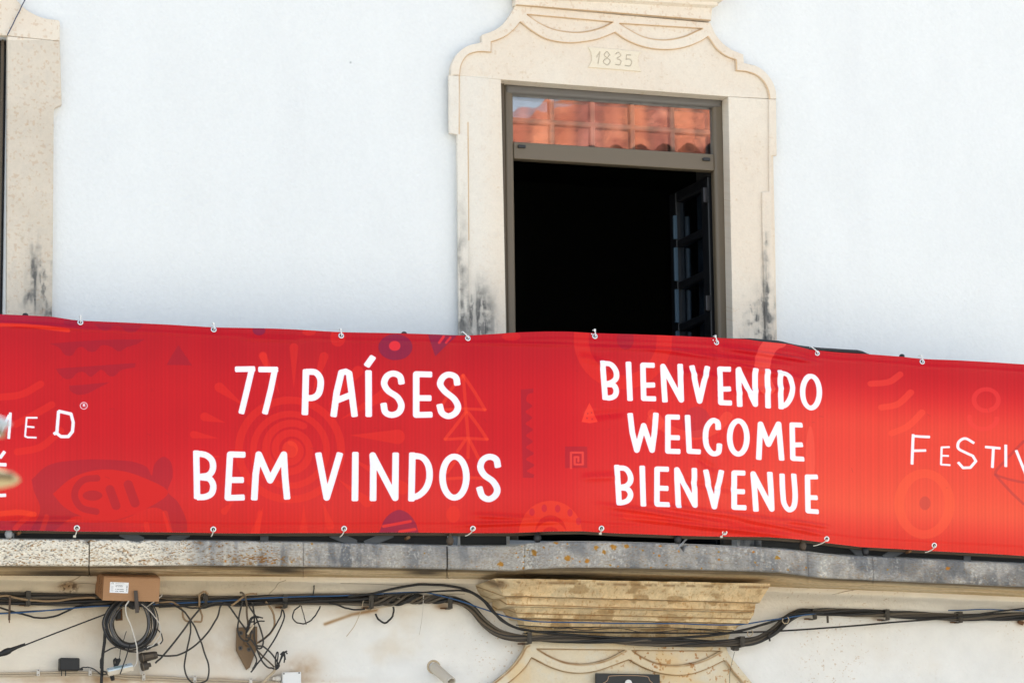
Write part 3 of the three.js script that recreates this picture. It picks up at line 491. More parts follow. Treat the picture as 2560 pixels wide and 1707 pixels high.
// iron balustrade, nearly all behind the banner
{
  const R = part('balcony_railing', B), zr = (px) => slabZ(px) - 0.075, onR = (px, py, dz = 0) => U(px, py, zr(px) + dz);
  const rust = std(lin(0.085, 0.06, 0.04), 0.8), bar = std(lin(0.13, 0.145, 0.165), 0.5), grey = std(lin(0.028, 0.029, 0.031), 0.85), pale = std(lin(0.32, 0.33, 0.34), 0.6);
  const TOP = [[-600, 782], [0, 797], [200, 808], [534, 826], [1170, 848], [1300, 840], [1430, 838], [1790, 851], [1880, 850.5], [1950, 857], [1990, 867], [2040, 873], [2150, 880.5], [2180, 893], [2300, 905], [2560, 919], [3100, 950]];
  const rows = []; for (let px = -600; px <= 3100; px += 25) rows.push(onR(px, lerpAt(TOP, px)));
  mesh('top_rail', tube(rows, 0.011, 300, 8), ironMat, R);
  const low = []; for (let px = -600; px <= 3100; px += 25) low.push(onR(px, lerpAt(BAN_LOW, px) + (px < 700 ? 1.5 : 3) + 5 * bulge(px) * 0, 0.02));
  mesh('bottom_rail', tube(low, 0.010, 300, 8), rust, R);
  // sheet behind the lower part, left open before the window
  for (const [a, b] of [[-600, 30], [34, 1118], [1150, 1266], [1905, 2140], [2144, 3100]]) {
    const rr = []; for (let k = 0; k <= 12; k++) { const px = mix(a, b, k / 12), p = onR(px, lerpAt(SLAB_TOP, px), -0.06); rr.push([[p.x, p.y + 0.004, p.z - 0.003], [p.x, p.y + 0.13, p.z - 0.003], [p.x, p.y + 0.13, p.z + 0.001], [p.x, p.y + 0.004, p.z + 0.001]]); }
    mesh('sheet_panel', loft(rr), grey, R);
  }
  const bars = [[300, 1330, 356, 1353], [470, 1331, 420, 1353], [660, 1325, 660, 1358], [826, 1333, 890, 1360], [980, 1333, 912, 1362], [1147, 1330, 1147, 1368], [1846, 1335, 1846, 1368], [2125, 1360, 2158, 1392], [2262, 1369, 2210, 1397], [2419, 1375, 2419, 1406]];
  bars.forEach(([a, b, c, d], i) => mesh(Math.abs(a - c) > 3 ? 'diagonal_bar' : 'baluster', strip(onR(a, b, -0.052), onR(c, d, -0.052), a === 1147 || a === 1846 ? 0.014 : 0.042, 0.006), i === 5 || i === 6 ? pale : bar, R));
  for (let px = 100; px < 2600; px += 236) { const a = onR(px, lerpAt(TOP, px) + 3), c = onR(px, lerpAt(BAN_LOW, px) + 2); mesh('baluster', strip(a, c, 0.016, 0.016), ironMat, R); }
  const prof = [[0.001, 0], [0.012, 0.001], [0.016, 0.01], [0.02, 0.022], [0.017, 0.036], [0.009, 0.044], [0.008, 0.056], [0.014, 0.062], [0.012, 0.1], [0.001, 0.1]].map(([x, y]) => new THREE.Vector2(x, y));
  for (const [px, py, m] of [[20, 1348, pale], [1125, 1364, rust], [1344, 1357, ironMat], [1695, 1360, ironMat], [2008, 1377, rust], [2165, 1390, ironMat]]) { const p = U(px, py, slabZ(px) - 0.03); mesh('post_foot', new THREE.LatheGeometry(prof, 14).translate(p.x, p.y + 0.002, p.z), m, R); }
  for (const [px, py] of [[45, 1333], [1018, 1345], [2272, 1379]]) { const p = onR(px, py, 0.035); mesh('lug', rbox(0.022, 0.016, 0.05, 0, 0, 0, 0.006).rotateZ(0.5).translate(p.x, p.y, p.z), std(lin(0.16, 0.075, 0.03), 0.85), R); }
  for (const [px, py] of [[62, 788], [1010, 834], [2256, 890]]) { const p = onR(px, py, -0.02); mesh('finial', new THREE.SphereGeometry(0.013, 12, 8).scale(1.2, 0.9, 1).translate(p.x, p.y, p.z), ironMat, R); }
  const bolt = strip(U(1725, 1338, 0.5), U(1693, 1372, 0.615), 0.009, 0.009);
  mesh('bolt', bolt, pale, R);
}
//@@PART2
// ------------------------------------------------------------------ the banner
{
  const N = thing('banner', 'long red printed vinyl banner tied along the whole balcony railing', 'banner');
  const PX0 = -70, PX1 = 2640, CW = 2048, CH = 416, sx = CW / (PX1 - PX0);
  const cv = document.createElement('canvas'); cv.width = CW; cv.height = CH; const k = cv.getContext('2d');
  const at = ([px, py]) => { const t = lerpAt(BAN_TOP, px), b = lerpAt(BAN_LOW, px); return [(px - PX0) * sx, CH * (py - t) / (b - t)]; };
  // the ground colour runs from crimson above to orange red below; salmon glare is painted in towards the far end
  const row = k.createImageData(CW, CH);
  for (let j = 0; j < CH; j++) for (let i = 0; i < CW; i++) {
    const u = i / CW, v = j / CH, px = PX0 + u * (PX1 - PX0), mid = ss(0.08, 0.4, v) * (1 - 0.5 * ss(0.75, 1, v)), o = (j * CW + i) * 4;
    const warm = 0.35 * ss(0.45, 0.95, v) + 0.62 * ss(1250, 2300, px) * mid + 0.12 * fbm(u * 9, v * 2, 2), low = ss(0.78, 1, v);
    let c = mix3([184, 4, 24], [205, 12, 24], ss(0, 0.35, v));
    c = mix3(c, [204, 10, 4], 0.85 * low);
    c = c.map((q) => q * (1 - 0.07 * fbm(u * 14 + 5, v * 3 + 2, 3) * (1 - ss(900, 1700, px))));
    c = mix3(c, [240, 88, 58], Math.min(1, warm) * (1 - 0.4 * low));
    c = mix3(c, [148, 22, 62], 0.55 * (1 - ss(0, 500, px)) * (v < 0.04 || v > 0.955 ? 1 : 0));
    const rib = 1 + 0.016 * Math.sin((px + 0.02 * v) * 2 * Math.PI / 9.2) + 0.03 * (noise(px * 0.16, 3) - 0.5) + 0.02 * (noise(i * 0.9, j * 0.9) - 0.5);
    for (let q = 0; q < 3; q++) row.data[o + q] = Math.max(0, Math.min(255, c[q] * rib));
    row.data[o + 3] = 255;
  }
  k.putImageData(row, 0, 0);
  const path = (pts, close) => { k.beginPath(); pts.forEach((p, i) => k[i ? 'lineTo' : 'moveTo'](...at(p))); if (close) k.closePath(); };
  const ell = (f, cx, cy, rx, ry, a0 = 0, a1 = 2 * Math.PI) => { const [s, ox, oy] = F[f], o = []; for (let i = 0; i <= 40; i++) { const a = mix(a0, a1, i / 40); o.push([ox + s * (cx + rx * Math.cos(a)), oy + s * (cy + ry * Math.sin(a))]); } return o; };
  const fill = (pts, col) => { path(pts, true); k.fillStyle = col; k.fill(); };
  const stroke = (pts, w, col, cap = 'round') => { path(pts); k.lineWidth = w * sx; k.strokeStyle = col; k.lineCap = cap; k.lineJoin = 'round'; k.stroke(); };
  const DK = 'rgba(112,26,60,0.27)', DK2 = 'rgba(92,30,90,0.48)', OR = 'rgba(240,52,26,0.38)', OR2 = 'rgba(246,74,34,0.46)';
  // pale printed motifs in the ground
  fill(line('l', '310,250 600,228 912,223 | 860,255 800,272 750,300 700,270 640,260 600,298 560,300 520,270 490,275 450,325 410,322 370,275 310,250'), DK);
  fill(line('l', '350,408 600,390 855,372 | 850,400 760,420 720,455 690,455 640,415 600,440 570,460 530,430 490,432 450,470 410,472 370,440 350,408'), DK);
  fill(line('l', '435,515 690,493 | 620,530 540,568 480,570 440,545 435,515'), DK);
  fill(line('l', '590,122 905,130 | 850,178 800,178 760,142 720,135 680,165 645,165 590,122'), DK);
  fill(line('l', '400,100 500,105 480,135 400,130'), DK);
  fill(line('l', '1125,258 1160,310 1212,388 | 1130,385 1050,385 | 1080,330 1125,258'), DK);
  fill(line('l', '195,1110 300,1020 500,985 700,985 850,1000 930,1035 955,1085 975,1010 1030,965 1075,995 1088,1090 1058,1185 1120,1250 1175,1370 1178,1440 | 1080,1440 1020,1300 940,1290 800,1350 650,1378 480,1340 330,1440 | 180,1440 250,1300 210,1180 195,1110'), DK);
  fill(line('l', '330,1200 450,1100 600,1050 750,1052 900,1095 1060,1190 940,1285 800,1345 650,1375 500,1335 400,1280 330,1200'), 'rgba(216,30,22,0.85)');
  stroke(line('l', '610,1100 530,1110 480,1160 470,1220 510,1285 605,1312'), 17, DK); fill(ell('l', 582, 1210, 62, 32), DK);
  stroke(line('l', '692,1170 730,1275'), 22, DK); stroke(line('l', '808,1140 850,1258'), 23, DK);
  for (const q of ['0,588 130,572 255,505', '95,760 220,695 325,635', '105,935 250,905 380,800']) stroke(line('l', q), 18, OR);
  for (const q of ['90,1420 130,1380 190,1330', '260,1440 290,1345', '1040,1320 1070,1440', '920,1390 930,1440', '1640,1320 1620,1440']) stroke(line('l', q), 13, OR);
  stroke(line('l', '0,1325 120,1318 210,1330'), 14, 'rgba(250,70,25,0.5)'); stroke(line('p', '0,812 60,814 170,826'), 9, 'rgba(250,70,25,0.55)');
  // sun with a spiral
  for (const [rx, ry, w] of [[335, 325, 20], [240, 235, 17]]) stroke(ell('m', 325, 900, rx, ry), w, OR);
  const spi = []; for (let i = 0; i < 90; i++) { const a = i * 0.145 - 1.4, r = 50 + i * 1.45; spi.push([600 + 0.3827 * (325 + r * Math.cos(a)), 780 + 0.3827 * (900 + r * Math.sin(a))]); }
  stroke(spi, 19, OR); fill(ell('m', 325, 897, 52, 56), OR2);
  const ray = (f, x0, y0, x1, y1, w) => { const d = Math.hypot(x1 - x0, y1 - y0), nx = -(y1 - y0) / d * w / 2, ny = (x1 - x0) / d * w / 2, [s, ox, oy] = F[f]; const q = (x, y) => [ox + s * x, oy + s * y], cap = []; for (let i = 0; i <= 8; i++) { const a = Math.PI * i / 8, c = Math.cos(a), e = Math.sin(a); cap.push(q(x1 + nx * c + (x1 - x0) / d * w / 2 * e, y1 + ny * c + (y1 - y0) / d * w / 2 * e)); } fill([q(x0, y0), ...cap], OR); };
  for (const [a, b, c, d, w] of [[715, 805, 1030, 815, 95], [655, 702, 950, 535, 80], [575, 610, 770, 385, 70], [470, 540, 548, 290, 60], [350, 505, 350, 232, 58], [262, 545, 150, 290, 52], [700, 940, 1060, 1150, 85], [640, 1090, 830, 1240, 70], [535, 1235, 588, 1395, 55], [415, 1245, 412, 1440, 52], [150, 1270, 95, 1440, 58]]) ray('m', a, b, c, d, w);
  for (const [a, b, c, d, w] of [[1550, 650, 1385, 525, 62], [1425, 750, 1292, 712, 56], [1380, 848, 1222, 825, 48], [1400, 965, 1260, 960, 40], [1700, 460, 1660, 325, 52], [1480, 1240, 1415, 1310, 44]]) ray('l', a, b, c, d, w);
  for (const q of ['1458,412 1530,520 1600,638', '1330,638 1465,632 1600,638', '1452,420 1390,490 1325,600', '1458,412 1475,640 1490,840 1488,950', '1475,650 1410,740 1340,828', '1340,832 1480,825 1615,832', '1490,655 1560,750 1612,828', '1468,840 1420,910', '1500,840 1560,960', '1350,1050 1400,980', '1345,1090 1490,1082 1640,1092']) stroke(line('m', q), 8.5, OR2);
  for (const [cx, cy, rx, ry] of [[1013, 230, 111, 85]]) { fill(ell('m', cx, cy, rx, ry), DK2); fill(ell('m', 1008, 222, 38, 32), 'rgba(232,40,50,0.9)'); }
  fill(line('m', '1225,148 1425,148 | 1350,215 1275,290 | 1225,148'), DK2); stroke(line('m', '1300,200 1330,160'), 7, 'rgba(226,40,50,0.9)'); stroke(line('m', '1345,200 1375,165'), 6, 'rgba(226,40,50,0.9)');
  fill(ell('m', 122, 118, 42, 34), DK2); fill(line('m', '905,1445 950,1345 1030,1293 1090,1312 1140,1370 1165,1445 | 905,1445'), DK2); stroke(line('m', '935,1400 1110,1368'), 8, 'rgba(238,50,40,0.8)'); stroke(line('m', '1040,1435 1140,1420'), 8, 'rgba(238,50,40,0.8)');
  for (const q of [[640, 165, 50, 60], [450, 130, 45, 24]]) fill(ell('m', ...q), OR); fill(ell('m', 1393, 1320, 45, 55), OR); fill(ell('m', 1770, 160, 60, 28), OR);
  // middle of the run
  fill(line('r', '140,470 225,463 | 225,490 190,502 178,545 218,580 172,620 218,660 172,700 222,740 176,780 222,820 176,860 228,900 176,940 232,980 182,1020 232,1045 | 225,1066 155,1066 | 140,470'), DK);
  fill(line('r', '440,855 590,855 | 590,1000 440,1000'), DK); stroke(line('r', '480,1000 | 480,895 | 560,895 | 560,975 | 505,975 | 505,925 | 530,925 | 530,955'), 6, 'rgba(236,66,56,0.85)');
  stroke(ell('r', 830, 130, 280, 290, -0.2, Math.PI + 0.2), 38, OR); fill(ell('r', 848, 130, 56, 72), DK);
  stroke(ell('r', 1290, 480, 300, 300, 0.6, 2.6), 26, 'rgba(250,88,60,0.35)'); fill(ell('r', 1330, 690, 95, 105), 'rgba(120,34,78,0.2)'); fill(ell('r', 1050, 690, 60, 60), 'rgba(250,84,56,0.35)');
  fill(line('r', '605,558 640,630 662,688 | 605,697 552,688 | 575,620 605,558'), 'rgba(250,66,46,0.8)'); for (const [x, y] of [[595, 630], [622, 625], [590, 662], [625, 668]]) fill(ell('r', x, y, 6, 6), 'rgba(190,40,50,0.8)');
  stroke(ell('r', 340, 1440, 160, 170, Math.PI, 2 * Math.PI), 40, OR2); stroke(ell('r', 340, 1470, 90, 90, Math.PI, 2 * Math.PI), 16, OR2);
  for (const [x, y] of [[215, 1298], [298, 1272], [388, 1275], [472, 1302], [530, 1360]]) fill(ell('r', x, y, 18, 26), 'rgba(200,30,50,0.7)');
  stroke(line('r', '860,1325 1000,1340 1100,1360'), 22, OR); stroke(ell('r', 1900, 330, 130, 190, 2.4, 4.6), 40, 'rgba(252,110,84,0.5)');
  for (const q of ['725,365 850,350 918,303', '795,520 900,498 988,420', '862,688 970,640 1060,552']) stroke(line('s', q), 17, 'rgba(250,80,52,0.42)');
  stroke(ell('s', 1075, 1150, 165, 200), 25, 'rgba(250,92,56,0.4)'); fill(ell('s', 1078, 1145, 36, 45), 'rgba(150,50,60,0.28)');
  stroke(ell('s', 1480, 470, 80, 70), 12, 'rgba(236,60,56,0.5)'); stroke(ell('s', 1460, 590, 90, 70, 0, 3.3), 12, 'rgba(236,60,56,0.5)'); fill(ell('s', 330, 860, 30, 220), 'rgba(252,100,76,0.35)');
  for (const q of ['1725,740 1620,850 1540,950 1600,980 1725,1010', '1540,960 1640,1070 1725,1150']) stroke(line('s', q), 7, 'rgba(150,50,60,0.35)');
  for (let i = 0; i < 60; i++) { const x = 60 + rnd() * 2500, y = 860 + rnd() * 420, a = rnd() * 6; stroke([[x, y], [x + 14 * rnd() * Math.cos(a), y + 14 * rnd() * Math.sin(a)]], 1.2, 'rgba(120,20,40,0.3)'); }
  // lettering, pen strokes with blunt ends
  const INK = '#f3f1fb';
  const pen = (f, w, text) => { for (const s of text.split(';')) { const p = line(f, s, 8); stroke(p, w, INK, 'butt'); for (const [a, b] of [[p[0], p[1]], [p[p.length - 1], p[p.length - 2]]]) { const d = Math.hypot(b[0] - a[0], b[1] - a[1]) || 1, ext = (q) => [[a[0] - (b[0] - a[0]) / d * q, a[1] - (b[1] - a[1]) / d * q], [a[0] + (b[0] - a[0]) / d, a[1] + (b[1] - a[1]) / d]]; stroke(ext(w * 0.07), w * 0.9, INK, 'butt'); stroke(ext(w * 0.13), w * 0.7, INK, 'butt'); } } };
  pen('l', 15.5, '1488,412 | 1607,410; 1592,405 1560,540 | 1523,690; 1635,413 | 1752,414; 1737,408 1710,540 | 1672,692');
  pen('m', 17, '430,378 | 422,668; 430,390 492,394 522,430 525,485 510,535 480,558 440,562; 610,680 630,530 | 662,395 | 690,388 712,400 | 728,520 748,680; 628,578 | 730,538; 838,385 | 840,680; 868,292 | 826,352; 1055,468 1042,420 1000,402 960,418 940,465 962,510 1030,560 1053,612 1036,655 990,672 950,655 936,598; 1250,408 | 1150,406 | 1150,672 | 1252,670; 1150,562 | 1245,562; 1420,475 1408,425 1365,408 1327,425 1307,470 1335,515 1400,570 1423,620 1405,660 1360,680 1320,660 1302,605');
  pen('l', 16.5, '1238,930 | 1243,1228; 1240,945 1300,955 1338,990 1342,1045 1318,1080 1262,1092; 1262,1095 1322,1105 1345,1145 1335,1195 1300,1217 1243,1222; 1545,952 | 1452,950 | 1437,1225 | 1540,1222; 1445,1112 | 1535,1112');
  pen('m', 17, '90,1225 100,1060 | 120,930 | 194,1100 | 284,930 | 292,1080 305,1220; 510,922 540,1080 | 565,1212 | 600,1100 652,922; 753,918 | 750,1230; 868,1230 870,1000 | 866,935 | 1012,1215 | 1014,1070 1016,922; 1125,922 | 1118,1232; 1125,938 1190,950 1228,1000 1236,1085 1214,1150 1170,1195 1122,1214; 1685,1012 1672,962 1630,945 1587,965 1570,1012 1592,1060 1655,1110 1680,1162 1665,1200 1625,1222 1585,1205 1562,1145');
  stroke(ell('m', 1400, 1078, 78, 134), 17, INK);
  pen('r', 14.5, '693,278 | 712,535; 697,292 750,300 784,345 785,392 760,418 718,432; 718,435 770,442 786,478 775,512 742,526 710,522; 868,285 | 880,542; 1042,306 | 966,304 | 972,530 | 1052,532; 968,440 | 1045,438; 1116,552 1108,430 | 1102,312 | 1226,540 | 1222,420 1218,300; 1298,310 1325,440 | 1350,548 | 1375,440 1404,315; 1558,333 | 1487,330 | 1493,558 | 1565,560; 1490,467 | 1558,465; 1622,582 1615,450 | 1612,335 | 1726,570 | 1724,450 1724,332; 1806,336 | 1813,592');
  pen('s', 14, '130,280 | 140,526; 130,294 176,306 206,350 212,412 196,465 166,504 140,512'); stroke(ell('s', 335, 418, 55, 104), 14, INK);
  pen('r', 14.5, '880,632 895,760 | 925,880 | 972,712 | 1028,880 | 1045,760 1055,630; 1212,656 | 1136,655 | 1135,886 | 1216,888; 1135,793 | 1212,795; 1268,645 | 1280,886 | 1354,890; 1476,738 1470,690 1440,678 1402,718 1390,790 1402,860 1440,902 1475,895 1485,838; 1750,940 1756,820 | 1762,702 | 1816,840 | 1884,702 | 1893,800 1905,945');
  stroke(ell('r', 1612, 793, 58, 112), 14.5, INK);
  pen('s', 14, '276,634 | 212,632 | 216,852 | 287,856; 213,764 | 278,762');
  pen('r', 14.5, '790,982 | 806,1248; 792,998 850,1006 880,1050 880,1092 855,1120 812,1130; 812,1133 862,1142 882,1178 866,1216 832,1232 805,1236; 961,988 | 968,1256; 1138,1008 | 1062,1006 | 1060,1245 | 1142,1248; 1060,1135 | 1135,1138; 1206,1266 1200,1130 | 1196,1010 | 1318,1252 | 1316,1130 1314,1003; 1392,1014 1420,1150 | 1450,1262 | 1470,1160 1498,1018; 1655,1034 | 1584,1032 | 1584,1265 | 1662,1268; 1584,1157 | 1652,1160; 1730,1290 1722,1160 | 1712,1038 | 1836,1278 | 1832,1160 1824,1030');
  pen('s', 14, '145,955 150,1080 160,1150 190,1188 216,1175 230,1120 222,955; 376,972 | 312,972 | 315,1195 | 382,1200; 312,1106 | 375,1108');
  pen('s', 7.5, '1002,696 | 994,890; 1000,706 | 1110,712; 998,802 | 1085,800; 1400,752 1340,722 1300,745 1296,785 1340,812 1392,836 | 1412,870 | 1376,912 | 1328,914 | 1296,878; 1474,777 | 1572,786; 1527,782 | 1520,912; 1608,764 | 1608,906; 1676,800 | 1740,960 | 1800,806'); pen('s', 5.5, '1240,778 | 1188,780 | 1184,892 | 1244,896; 1186,834 | 1234,836');
  pen('t', 7.5, '120,352 112,500 | 98,668; 105,380 | -30,660'); pen('t', 5, '450,412 | 320,412 | 300,640 | 330,652 440,656; 312,520 | 414,528'); pen('t', 8.5, '712,330 | 865,365 | 892,470 | 882,580 | 832,642 | 740,642 | 690,602 | 712,330; 690,590 | 655,612'); pen('t', 9, '48,828 | -8,905; 68,990 | -40,985; 62,1362 | -40,1368');
  stroke(ell('t', 1022, 264, 43, 41), 1.9, INK); { const p = at([0.20408 * 1022, 960 + 0.20408 * 284]); k.fillStyle = INK; k.font = 'bold 9px sans-serif'; k.textAlign = 'center'; k.fillText('R', p[0] + 0.3, p[1] - 0.2); }
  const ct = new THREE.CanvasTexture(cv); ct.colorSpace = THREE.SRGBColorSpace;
  // the cloth: taut between its ties, creased where it bends round the swelling of the balcony
  const ridge = (px, py, x0, y0, x1, y1, w, h) => { const dx = x1 - x0, dy = y1 - y0, L = Math.hypot(dx, dy), t = ((px - x0) * dx + (py - y0) * dy) / (L * L), q = ((px - x0) * dy - (py - y0) * dx) / L; return 2.4 * h * Math.exp(-((q / w) ** 2)) * ss(-0.1, 0.25, t) * (1 - ss(0.75, 1.1, t)); };
  const FOLDS = [[1500, 1262, 1860, 1318, 7, 0.007], [1620, 1262, 2000, 1310, 6, 0.006], [1540, 1292, 1990, 1342, 6, 0.007], [1840, 1296, 2060, 1336, 5, 0.006], [1960, 1300, 2075, 1318, 4, 0.004], [1440, 866, 1800, 880, 5, 0.003], [1620, 872, 1960, 914, 6, 0.005], [1800, 868, 2040, 905, 5, 0.006], [1780, 900, 2010, 950, 7, 0.005], [1830, 985, 1990, 968, 7, 0.004], [1180, 1288, 1340, 1298, 6, 0.005], [1150, 1312, 1420, 1304, 5, 0.005], [1190, 858, 1430, 862, 4, 0.003], [0, 812, 190, 820, 5, 0.004], [0, 1302, 200, 1300, 6, 0.004], [600, 846, 760, 852, 4, 0.002], [1450, 890, 1520, 915, 8, 0.004], [1460, 1040, 1560, 1030, 9, -0.004], [1455, 1195, 1540, 1192, 9, 0.005], [1740, 1140, 1790, 1175, 7, -0.005], [1690, 1200, 1850, 1226, 8, -0.004], [1700, 930, 1800, 945, 7, 0.004]];
  const TIES = [198, 534, 853, 1170, 1488, 1792, 2044, 2307, 2580], LOWS = [191, 532, 860, 1182, 1504, 1812, 2067, 2336, 2600];
  const nearest = (l, px) => l.reduce((m, q) => Math.min(m, Math.abs(q - px)), 1e9);
  const wave = (px, py, v) => {
    let z = 0.006 * (fbm(px * 0.006, v * 2, 2) - 0.5) + 0.004 * Math.sin(v * Math.PI) * ss(1900, 2300, px);
    for (const f of FOLDS) if (Math.abs(px - (f[0] + f[2]) / 2) < 320) z += ridge(px, py, ...f);
    z += 0.0016 * ss(0.028, 0.034, v) * (1 - ss(0.045, 0.05, v)) + 0.0016 * ss(0.95, 0.955, v) * (1 - ss(0.966, 0.972, v));
    const cx = lerpAt([[838, 1785], [920, 1792], [1080, 1800], [1250, 1802], [1340, 1808]], py) + 3 * (noise(py * 0.11, 5) - 0.5);
    z += 0.0035 * Math.exp(-(((px - cx) / 3) ** 2)) * (0.4 + noise(py * 0.2, 2)) - 0.002 * Math.exp(-(((px - cx - 22) / 5) ** 2));
    z -= 0.010 * (1 - v) ** 6 * (1 - ss(0, 120, nearest(TIES, px))) + 0.010 * v ** 6 * (1 - ss(0, 120, nearest(LOWS, px)));
    z += 0.012 * v ** 5 * (0.4 + 0.6 * noise(px * 0.01, 8)) + 0.004 * (1 - v) ** 6;
    return z;
  };
  const nx = 900, ny = 200, pos = [], uv = [], idx = [];
  for (let j = 0; j <= ny; j++) for (let i = 0; i <= nx; i++) {
    const px = mix(PX0, PX1, i / nx), v = j / ny, py = mix(lerpAt(BAN_TOP, px), lerpAt(BAN_LOW, px), v), p = U(px, py, banZ(px));
    pos.push(p.x, p.y, p.z + wave(px, py, v)); uv.push(i / nx, 1 - v);
  }
  for (let j = 0; j < ny; j++) for (let i = 0; i < nx; i++) { const a = j * (nx + 1) + i; idx.push(a, a + nx + 1, a + 1, a + 1, a + nx + 1, a + nx + 2); }
  const g = new THREE.BufferGeometry(); g.setAttribute('position', new THREE.Float32BufferAttribute(pos, 3)); g.setAttribute('uv', new THREE.Float32BufferAttribute(uv, 2)); g.setIndex(idx); g.computeVertexNormals();
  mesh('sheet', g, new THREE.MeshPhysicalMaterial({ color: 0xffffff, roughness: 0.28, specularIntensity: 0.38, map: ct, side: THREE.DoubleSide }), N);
  const bg = g.clone(), bp = bg.attributes.position; for (let i = 0; i < bp.count; i++) bp.setZ(i, bp.getZ(i) - 0.0012);
  mesh('backing', bg, std(lin(0.78, 0.77, 0.76), 0.5, { side: THREE.DoubleSide }), N);  // white back of the vinyl, added unseen to bounce light onto the wall
  const steel = std(lin(0.75, 0.76, 0.78), 0.3, { metalness: 0.7 }), hole = std(lin(0.01, 0.01, 0.01), 0.9), nylon = std(lin(0.78, 0.78, 0.76), 0.45), worn = std(lin(0.62, 0.58, 0.48), 0.55);
  const ring = mergeGeometries([new THREE.TorusGeometry(0.0115, 0.0038, 8, 24).scale(1, 1, 0.6)]), disc = new THREE.CircleGeometry(0.0085, 20);
  const eye = (px, py, v) => { const p = U(px, py, banZ(px)); p.z += wave(px, py, v) + 0.002; const e = mesh('eyelet', ring, steel, N); e.position.copy(p); e.rotation.x = v ? 0.25 : -0.15; const h = mesh('eyelet_hole', disc, hole, e); h.position.z = -0.0005; return p; };
  for (const [px, py, dx, head] of [[200, 805, 0, 1], [534, 823, -1, 1], [853, 838.5, -2, 1], [1170, 845, -12, 0], [1488, 840, -1, 2], [1792, 855.5, -3, 2], [2044, 882.5, -14, 0], [2307, 904, -3, 1]]) {
    const p = eye(px, py, 0), q = U(px + dx, py - 15, p.z + 0.004), t = mesh('cable_tie', tube([p.clone().add(V3(0, -0.004, -0.004)), p.clone().add(V3(0.001, 0.002, 0.007)), q, q.clone().add(V3(0, 0.004, -0.03))], 0.0032, 16, 6), nylon, N);
    if (head) mesh('cable_tie', rbox(0.010, head > 1 ? 0.014 : 0.010, 0.010, q.x, q.y - 0.001, q.z + 0.002, 0.003), nylon, N);
    if (head > 1) { const s = U(px - 9, py - 5, p.z); mesh('cable_tie', new THREE.SphereGeometry(0.004, 8, 6).translate(s.x, s.y, s.z + 0.004), nylon, N); }
  }
  for (const [px, py, a, b, c, d, head] of [[191, 1320, 190, 1330, 185, 1341, 1], [532, 1323.5, 531, 1333, 527, 1341, 0], [860, 1321.5, 857, 1334, 849, 1342, 0], [1182, 1321.5, 1178, 1331, 1163, 1340, 0], [1504, 1321, 1503, 1328, 1501, 1334, 1], [1812, 1331, 1808, 1336, 1804, 1342, 1], [2067, 1347.5, 2058, 1357, 2034, 1364.5, 0], [2336, 1363.5, 2334, 1372, 2314, 1381, 0]]) {
    const p = eye(px, py, 0.98), pts = [p.clone().add(V3(0, 0.002, -0.003)), p.clone().add(V3(0, -0.004, 0.007)), U(a, b, p.z + 0.006), U(mix(a, c, 0.6), mix(b, d, 0.75), p.z + 0.006), U(c, d, p.z - 0.004)];
    mesh('cable_tie', tube(pts, 0.0028, 20, 6), worn, N);
    if (head) { const q = U(c, d, p.z + 0.002); mesh('cable_tie', rbox(0.014, 0.012, 0.010, q.x, q.y, q.z, 0.003), worn, N); }
  }
}

// ------------------------------------------------------------------ wiring on the lower wall
const rubber = std(lin(0.009, 0.0085, 0.0085), 0.55), dusty = std(lin(0.05, 0.041, 0.032), 0.8), brown = std(lin(0.115, 0.085, 0.055), 0.8), blueM = std(lin(0.02, 0.085, 0.22), 0.5), whiteM = std(lin(0.62, 0.58, 0.52), 0.6), beigeM = std(lin(0.52, 0.42, 0.29), 0.75), rustM = std(lin(0.13, 0.06, 0.025), 0.9), clipM = std(lin(0.055, 0.047, 0.037), 0.7);
const zAt = (z, t, px) => typeof z === 'number' ? z : z.length === 2 ? mix(z[0], z[1], t) : lerpAt(z, px);
function pts3(f, text, z) { const l = line(f, text, 3); return l.map(([x, y], i) => U(x, y, zAt(z, i / (l.length - 1), x))); }
let cableNo = 0;
function cable(label, f, text, z, r, m, category = 'cable') {
  const p = pts3(f, text, z), n = ++cableNo;
  p.forEach((q, i) => { if (i && i < p.length - 1) { q.x += 0.004 * (noise(i * 0.7, n) - 0.5); q.y += 0.004 * (noise(i * 0.7, n + 60) - 0.5); } });
  return tag(mesh('cable', tube(p, r * M1, 0, 7), m), label, category);
}
const OVER = [[-700, 0.03], [1150, 0.03], [1250, 0.085], [1310, 0.11], [1840, 0.11], [1900, 0.085], [2000, 0.03], [3200, 0.03]];
